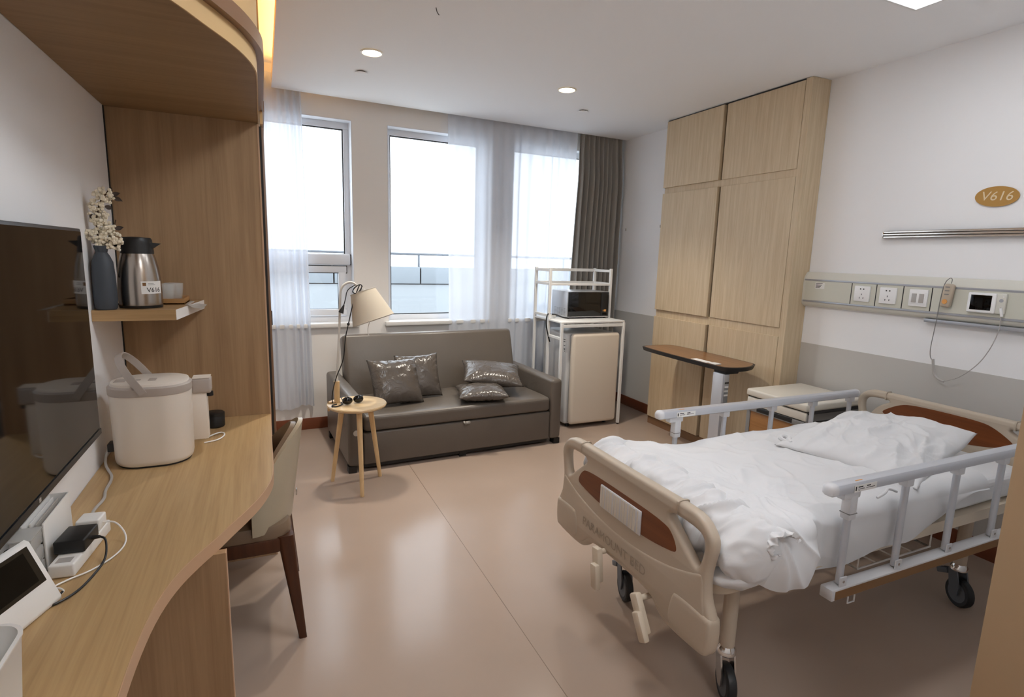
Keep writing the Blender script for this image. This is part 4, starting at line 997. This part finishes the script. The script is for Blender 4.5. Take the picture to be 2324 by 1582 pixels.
# wire basket under the deck
def wire(p, q_): MB().cyl(p, q_, .0035, n=6).build('basket_wire', 'white_metal', bd)
bx0, bx1, by0, by1, bz = 2.22, 2.72, 1.34, 1.78, .30
MB().tube([(bx0, by0, bz), (bx1, by0, bz), (bx1, by1, bz), (bx0, by1, bz)], .005, 8, closed=True).build('basket_rim', 'white_metal', bd)
for k in range(1, 4): wire((bx0+k*.125, by0, bz), (bx0+k*.125, by1, bz))
for k in range(1, 3): wire((bx0, by0+k*.147, bz), (bx1, by0+k*.147, bz))
for (x, y) in ((bx0, by0), (bx1, by0), (bx0, by1), (bx1, by1)): wire((x, y, bz), (x, y, .488))

# mattress
mt_ = MB()
bm = bmesh.new(); bmesh.ops.create_cube(bm, size=1)
for v in bm.verts: v.co = Vector((2.235+v.co.x*1.90, BY+v.co.y*.80, .5955+v.co.z*.115))
bmesh.ops.bevel(bm, geom=bm.edges[:], offset=.035, segments=4, profile=.5, affect='EDGES')
bmesh.ops.subdivide_edges(bm, edges=bm.edges[:], cuts=7, use_grid_fill=True)
for v in bm.verts:
    k = NZ(v.co.x*7, v.co.y*5, v.co.z*14); v.co += Vector((0, .010*k*(1 if v.co.y > BY else -1)*(abs(v.co.y-BY) > .34), .006*NZ(v.co.x*5, v.co.y*5, 2)))
mt_.bm(bm); tag(mt_.build('mattress', 'bed_linen', None, ang=60), 'mattress with white sheet on the hospital bed, bare near the headboard', 'mattress')

# duvet: a sheet draped over the mattress, its foot end rolled into a thick fold
def RN(x, y, z=0, p=2.5): return (1-min(1, abs(noise.noise(Vector((x, y, z)))*1.9)))**p
def duvet_pt(s, t):
    x = 1.355+1.42*s
    top = .705+.046*math.exp(-((x-1.42)/.16)**2)-.010*sstep(1.6, 1.9, x)+.016*math.exp(-((x-2.35)/.3)**2)
    free = 1-sstep(1.60, 1.76, x)                           # beyond the rail the side may bulge out
    yn = 1.186-.064*free; yf = 2.030-.03*sstep(1.5, 1.8, x)
    hem_n = .500-.025*math.exp(-((x-1.85)/.22)**2)+.02*NZ(x*6, 2)+.13*sstep(2.25, 2.7, x)
    tuck = 1-sstep(1.37, 1.50, x); hem_n += .05*tuck; yn += .035*tuck*(t < .5)
    hem_f = .56; a0, a1 = .34, .46
    if t < a0:
        q_ = t/a0; z = hem_n+(top-.06-hem_n)*q_; y = yn-.016*math.sin(math.pi*q_)*(.5+free)+.006*(1-q_)
    elif t < a1:
        q_ = (t-a0)/(a1-a0); a = q_*math.pi/2; z = top-.06+.06*math.sin(a); y = yn+.07*(1-math.cos(a))
    elif t < .86:
        q_ = (t-a1)/(.86-a1); y = yn+.07+(yf-.06-yn-.07)*q_; z = top+.010*math.sin(q_*math.pi)
    elif t < .93:
        q_ = (t-.86)/.07; a = q_*math.pi/2; z = top-.05+.05*math.cos(a); y = yf-.06+.06*math.sin(a)
    else:
        q_ = (t-.93)/.07; z = top-.05+(hem_f-top+.05)*q_; y = yf+.006*math.sin(q_*3)
    P = Vector((x, y, z))
    side = 1-sstep(.38, .50, t); topw = sstep(.36, .50, t)*(1-sstep(.84, .93, t))
    wx = x+.06*NZ(x*3, y*3, 5); wy = y+.06*NZ(x*3+7, y*3, 9)
    n_ = topw*(.014*NZ(wx*3.2, wy*3.6, 7)+.016*RN(wx*3.1+wy*1.5, wy*4.4-wx, 3)+.009*RN(wx*7-wy*3, wy*6+wx*2, 8)-.012)
    st_ = math.atan2(y-1.40, x-1.60); rr = math.hypot(y-1.40, x-1.60)
    n_ += topw*.012*RN(st_*3.1, rr*1.4, 2.2)*math.exp(-((rr-.20)/.16)**2)
    foot = math.exp(-((x-1.36)/.13)**2)
    n_ += topw*foot*(.016*RN(wy*9, x*2.0, 1)-.006)
    fa_ = math.atan2(z-.86, x-1.38)                         # pleats fan down from the fold
    n_ += side*(.017*RN(fa_*3.6+.4*NZ(x*3, z*4), (x-1.4)*1.2, 4)-.006)*(.35+.65*free)+side*.012*NZ(x*6, z*6, 2)
    N_ = Vector((0, -side, .2+topw)).normalized(); P += N_*n_
    lim = 1.135-.02+.058*sstep(1.60, 1.76, x)
    if x > 1.66 and P.y < 1.172: P.y = 1.172+.25*(P.y-1.172)
    return P
b = MB(); b.grid(duvet_pt, 200, 170)
dvt = thing('duvet', 'crumpled white duvet with thick rolled fold at the foot of bed', 'duvet', (2.0, BY, .66))
b.build('cover', 'bed_linen', dvt, ang=180)
def roll(s, t):
    y = 1.098+.94*s; a = 2*math.pi*t
    rx = .112+.010*NZ(s*5, 1.5); rz = .100+.010*NZ(s*4, 4.2)
    e_ = min(s, 1-s); endk = math.sqrt(max(0, 1-(1-e_/.07)**2)) if e_ < .07 else 1
    ws = s+.02*math.sin(a)+.02*NZ(s*6, math.cos(a), math.sin(a))
    wr_ = .026*RN(ws*9, math.cos(a)*.7, math.sin(a)*.7, 2)+.016*RN(ws*21+2, math.cos(a)*.9, math.sin(a)*.9, 2)-.012+.006*NZ(s*7, math.sin(a)*2, math.cos(a)*2)
    cx = 1.372; cz = .652+.010*math.sin(s*math.pi)
    r_ = endk
    return Vector((max(1.246, cx+(rx+wr_)*math.cos(a)*r_), y, cz+(rz+wr_)*math.sin(a)*r_))
b = MB(); b.grid(roll, 190, 64); b.build('rolled_fold', 'bed_linen', dvt, ang=180)
def under(s, t):                                            # lower layer tucked below the roll
    y = 1.124+.905*s; a = 2*math.pi*t; e_ = min(s, 1-s); endk = (e_/.05)**.5 if e_ < .05 else 1
    wr_ = .012*RN(s*13, math.cos(a), math.sin(a), 2)-.004; r_ = endk
    return Vector((max(1.246, 1.37+(.115+wr_)*math.cos(a)*r_), y, .568+(.050+wr_)*math.sin(a)*r_))
b = MB(); b.grid(under, 120, 36); b.build('under_layer', 'bed_linen', dvt, ang=180)
def lip(s, t):                                              # crumpled curl where the roll opens at its near end
    a = .2+4.6*s; r_ = .052-.026*s
    y = 1.098-.018*math.sin(math.pi*t)+.05*(t-.25)+.014*NZ(s*11, t*2, 5)+.012*s
    r2 = r_+.014*NZ(s*15, t*3, 2)+.012*math.sin(math.pi*t)
    return Vector((1.432+r2*math.cos(a)*1.1, y, .684+r2*math.sin(a)*.9))
b = MB(); b.grid(lip, 120, 18); b.build('curled_end', 'bed_linen', dvt, ang=180)
# pillow
def pillow_surf(sg):
    def fn(s, q):
        u, v = 2*s-1, 2*q-1
        pn = .08
        x, y = u*.405*(1-pn*(1-v*v)*abs(u)), v*.285*(1-pn*(1-u*u)*abs(v))
        pr = max(0, 1-abs(u)**2.4)*max(0, 1-abs(v)**2.4)
        z = (.078 if sg > 0 else .045)*pr**.5
        wu = u+.25*NZ(u*2, v*2, 4); wv = v+.25*NZ(u*2+5, v*2, 8)
        if sg > 0:
            z += pr**.4*(.026*RN(wu*1.9+wv*.7, wv*2.6-wu*.6, 2, 2)+.008*RN(wu*3.7-wv*2.2, wv*3.4+wu, 6, 2)-.016)
            c_ = math.atan2(v+.75, u+.35); z += .016*(RN(c_*3.3, 1.7, 3, 2)-.4)*math.exp(-(math.hypot(v+.75, u+.35)/.75)**2)*min(1, pr*4)
            z += .05*sstep(.55, 1.0, u)*sstep(-1.0, .2, -v)*abs(u)
        else: z -= .0
        if sg < 0: return Vector((x, y, -z+.05*sstep(.55, 1.0, u)*sstep(-1.0, .2, -v)*abs(u)))
        return Vector((x, y, z))
    return fn
b = MB(frame_mx((2.615, 1.575, .722), (.955, .24, .04), (-.25, .96, .03))); b.grid(pillow_surf(1), 90, 70); b.grid(pillow_surf(-1), 90, 70)
tag(b.build('pillow', 'bed_linen', None, ang=180), 'plump white pillow lying askew on the duvet near the headboard', 'pillow')
kn = MB()
tag(MB().tube(smooth_path([(2.215, 1.735, .725), (2.20, 1.765, .735), (2.235, 1.78, .741), (2.255, 1.75, .733), (2.225, 1.74, .738), (2.21, 1.71, .728)], 3), .011, 8).build('tie_knot', 'bed_linen', None), 'knotted white tie at the corner of the pillow', 'tie')
tag(MB().tube(smooth_path([(2.02, 1.185, .715), (2.06, 1.18, .73), (2.10, 1.20, .735), (2.15, 1.195, .715)], 3), .005, 8).build('tie_knot', 'bed_linen', None), 'loose white tie on the duvet beneath the near bed rail', 'tie')

# ================================================================== RIGHT WALL EQUIPMENT
mp = thing('bedhead_panel', 'beige medical bedhead panel with sockets on the right wall', 'wall panel', (3.49, 1.75, 1.29))
PY0, PY1 = .60, 2.775
sec = smooth_loop([(3.519, 1.262), (3.50, 1.262), (3.478, 1.278), (3.472, 1.30), (3.472, 1.44), (3.478, 1.465), (3.50, 1.498), (3.519, 1.502)], 2)
MB().prism(sec, lambda q_, a: Vector((q_[0], a, q_[1])), PY0, PY1-.05).build('housing', 'panel_beige', mp)
rings = [[(3.519+(q_[0]-3.519)*sc, PY1-.05+dy, 1.382+(q_[1]-1.382)*sz) for q_ in sec] for dy, sc, sz in ((0, 1.02, 1.015), (.025, 1.02, 1.01), (.042, .97, .97), (.05, .8, .88))]
loft(rings, 'end_cap', 'panel_beige', mp)
for z in (1.446, 1.300): MB().box(3.4695, 3.474, PY0, PY1-.05, z-.006, z+.006, r=.001).build('trim_strip', 'panel_grey', mp)
splits = [PY1-.055, 2.378, 2.218, 2.058, 1.902, 1.10, PY0]
for i in range(len(splits)-1): MB().box(3.4705, 3.473, splits[i+1]+.003, splits[i]-.003, 1.307, 1.44).build('face_plate', 'panel_face', mp)
for y in splits[1:-1]: MB().box(3.4703, 3.4725, y-.0028, y+.0028, 1.307, 1.44).build('joint', 'gasket', mp)
MB().box(3.478, 3.515, PY0, 1.93, 1.243, 1.264, r=.004).build('lower_duct', 'panel_grey', mp)
MB().box(3.4695, 3.4708, 2.57, 2.64, 1.39, 1.43).build('maker_label', 'paper', mp)
for k, z in enumerate((1.424, 1.414, 1.405, 1.396)): MB().box(3.4690, 3.4697, 2.585+.006*k, 2.635, z-.002, z+.002).build('label_print', 'print_dark', mp)
def socket(y, kind):
    s_ = MB().box(3.4605, 3.471, y-.05, y+.05, 1.328, 1.426, r=.003).build('socket', 'socket_white', mp)
    if kind == 'socket':
        for (dy, dz) in ((.010, .030), (-.010, .030)): MB().box(3.4600, 3.4608, y+dy-.004, y+dy+.004, 1.377+dz-.004, 1.377+dz+.004).build('pin_slot', 'socket_dark', s_)
        for (dy, dz) in ((0, -.004), (.012, -.026), (-.012, -.026)): MB().box(3.4600, 3.4608, y+dy-.002, y+dy+.002, 1.377+dz-.005, 1.377+dz+.005).build('pin_slot', 'socket_dark', s_)
    else:
        MB().box(3.4585, 3.461, y-.042, y+.042, 1.342, 1.41, r=.002).build('switch_frame', 'socket_white', s_)
        for dy in (-.02, .02): MB().box(3.4562, 3.459, y+dy-.013, y+dy+.013, 1.35, 1.402, r=.002).build('rocker', 'device_grey', s_)
socket(2.302, 'socket'); socket(2.141, 'socket'); socket(1.968, 'switch')
hs = thing('call_handset', 'cream nurse call handset hanging on the bedhead panel', 'handset', (3.45, 1.81, 1.35))
b = MB(); hsx = Matrix.Translation((3.452, 1.812, 1.40)) @ Matrix.Rotation(R(5), 4, 'X')
b.box(-.014, .014, -.026, .026, -.062, .068, r=.012, seg=3, mx=hsx); b.build('body', 'bed_plastic', hs)
MB().cyl((3.4375, 1.815, 1.37), (3.4345, 1.815, 1.37), .013, n=16).build('call_button', 'sticker_orange', hs)
for z in (1.41, 1.43, 1.45): MB().box(3.4372, 3.439, 1.80, 1.822, z-.003, z+.003).build('grille', 'cabinet_grey', hs)
ic = thing('bedside_intercom', 'white intercom with black screen set in the bedhead panel', 'intercom', (3.465, 1.63, 1.33))
MB().box(3.455, 3.472, 1.545, 1.70, 1.325, 1.432, r=.006).build('mount', 'panel_beige', ic)
MB().box(3.445, 3.458, 1.585, 1.712, 1.325, 1.43, r=.006, seg=3).build('body', 'socket_white', ic)
MB().box(3.4435, 3.4455, 1.602, 1.697, 1.34, 1.418, r=.0008).build('screen', 'screen_black', ic)
MB().cyl((3.456, 1.565, 1.395), (3.4535, 1.565, 1.395), .009, n=16).build('dial', 'panel_grey', ic)
MB().cyl((3.456, 1.562, 1.355), (3.4535, 1.562, 1.355), .005, n=12).build('jack', 'black_plastic', ic)
MB().cyl((3.4555, 1.558, 1.415), (3.454, 1.558, 1.415), .004, n=10).build('lamp_dot', 'paper', ic)
cd = thing('intercom_cable', 'thin grey cord looping down the wall from the intercom', 'cord', (3.46, 1.7, .93))
MB().tube(smooth_path([(3.452, 1.803, 1.47), (3.452, 1.80, 1.495), (3.455, 1.815, 1.502), (3.455, 1.84, 1.47), (3.458, 1.85, 1.35), (3.462, 1.855, 1.22), (3.465, 1.865, 1.10), (3.465, 1.858, 1.045), (3.465, 1.84, 1.03)], 3), .0022, 6).build('upper_cord', 'cabinet_grey', cd)
MB().tube(smooth_path([(3.465, 1.842, 1.04), (3.465, 1.835, 1.0), (3.465, 1.828, .955), (3.465, 1.80, .932), (3.465, 1.77, .925)], 3), .007, 8).build('strain_relief', 'device_grey', cd)
MB().tube(smooth_path([(3.465, 1.77, .925), (3.465, 1.70, .96), (3.463, 1.62, 1.05), (3.46, 1.575, 1.15), (3.457, 1.552, 1.25), (3.453, 1.555, 1.32), (3.452, 1.562, 1.355)], 3), .0024, 6).build('lower_cord', 'device_grey', cd)
MB().cyl((3.453, 1.562, 1.358), (3.455, 1.552, 1.315), .008, .006, n=10).build('plug', 'socket_white', cd)
cl = thing('chrome_rail', 'polished chrome rail mounted high on the right wall', 'rail', (3.5, 1.4, 1.75))
for z0, z1, x in ((1.722, 1.735, 3.490), (1.737, 1.750, 3.486), (1.752, 1.765, 3.490)): MB().box(x, 3.515, .62, 2.235, z0, z1, r=.003).build('rail_bar', 'steel', cl)
MB().box(3.488, 3.519, 2.235, 2.241, 1.722, 1.765, r=.002).build('end_plate', 'chrome', cl)
sn = thing('room_sign', 'gold oval sign reading V616 on the right wall', 'sign', (3.515, 1.69, 1.88))
el = [(.098*math.cos(2*math.pi*k/48), .052*math.sin(2*math.pi*k/48)) for k in range(48)]
tl = R(-3)
def sgn_pt(u, v, d): 
    u2 = u*math.cos(tl)-v*math.sin(tl); v2 = u*math.sin(tl)+v*math.cos(tl); return Vector((XR-.002-d, 1.69-u2, 1.929+v2))
MB().prism(el, lambda q_, a: sgn_pt(q_[0], q_[1], a), 0, .006).build('plaque', 'gold', sn)
text_mb('V616', .066, lambda x, y, z: sgn_pt(x*1.05, y, .0065+abs(z)), shear=.15).build('lettering', 'letter_cream', sn)

# ================================================================== CEILING FIXTURES
def downlight(x, y, label):
    d = thing('downlight', label, 'ceiling light', (x, y, H-.01), group='recessed ceiling lights')
    MB().lathe([(.058, H-.001), (.07, H-.001), (.07, H-.004), (.06, H-.008), (.058, H-.006)], (x, y, 0), n=32, cap=False).build('trim_ring', 'lamp_ring', d)
    MB().lathe([(0, H-.004), (.058, H-.004), (.058, H-.002)], (x, y, 0), n=32).build('diffuser', 'light_warm', d)
    ld = bpy.data.lights.new('downlight_lamp', 'SPOT'); ld.energy = 46; ld.spot_size = R(110); ld.spot_blend = .8; ld.shadow_soft_size = .05; ld.color = (1, .92, .80)
    lo = bpy.data.objects.new('downlight_lamp', ld); C.objects.link(lo); lo.location = (x, y, H-.02)
downlight(.673, 3.73, 'round warm recessed ceiling light nearer the desk soffit'); downlight(2.10, 3.80, 'round warm recessed ceiling light above the sofa right end')
def sprinkler(x, y, label):
    o = MB().lathe([(0, H-.012), (.038, H-.012), (.042, H-.010), (.042, H-.0085), (.0, H-.0085)], (x, y, 0), n=28)
    d = thing('sprinkler_cover', label, 'sprinkler', (x, y, H-.012), group='ceiling sprinkler covers')
    o.build('cover_plate', 'ceiling_white', d)
    MB().lathe([(.03, H-.0085), (.03, H-.0005)], (x, y, 0), n=20, cap=False).build('recess', 'gasket', d)
sprinkler(.676, 4.15, 'white sprinkler cover beside the ceiling light near the soffit'); sprinkler(2.51, 4.25, 'white sprinkler cover near the grey drape')
def panel_light(x1, y1, label, em='light_white'):
    d = thing('panel_light', label, 'ceiling light', (x1-.3, y1-.3, H-.01))
    x0, y0 = x1-.6, y1-.6
    for q_ in ((x0, x1, y0, y0+.012), (x0, x1, y1-.012, y1), (x0, x0+.012, y0+.012, y1-.012), (x1-.012, x1, y0+.012, y1-.012)): MB().box(*q_, H-.012, H-.0005, r=.001).build('frame', 'white_metal', d)
    MB().box(x0+.012, x1-.012, y0+.012, y1-.012, H-.008, H-.004).build('diffuser', em, d)
panel_light(2.895, 1.85, 'square white ceiling panel light above the bed', 'light_dimmed')
panel_light(1.3, 1.85, 'added white fill panel light out of view between desk and bed')  # unseen fill light, added to brighten desk, left wall and floor
panel_light(1.3, -.3, 'added white fill panel light out of view over the entrance')  # extra fill light behind the camera, added to lift the room's brightness
tag(MB().tube(smooth_path([(.85, 2.93, H), (.855, 2.93, H-.02), (.868, 2.935, H-.03)], 2), .002, 6).build('ceiling_hook', 'print_dark', None), 'tiny dark wire hook sticking out of the ceiling', 'hook')
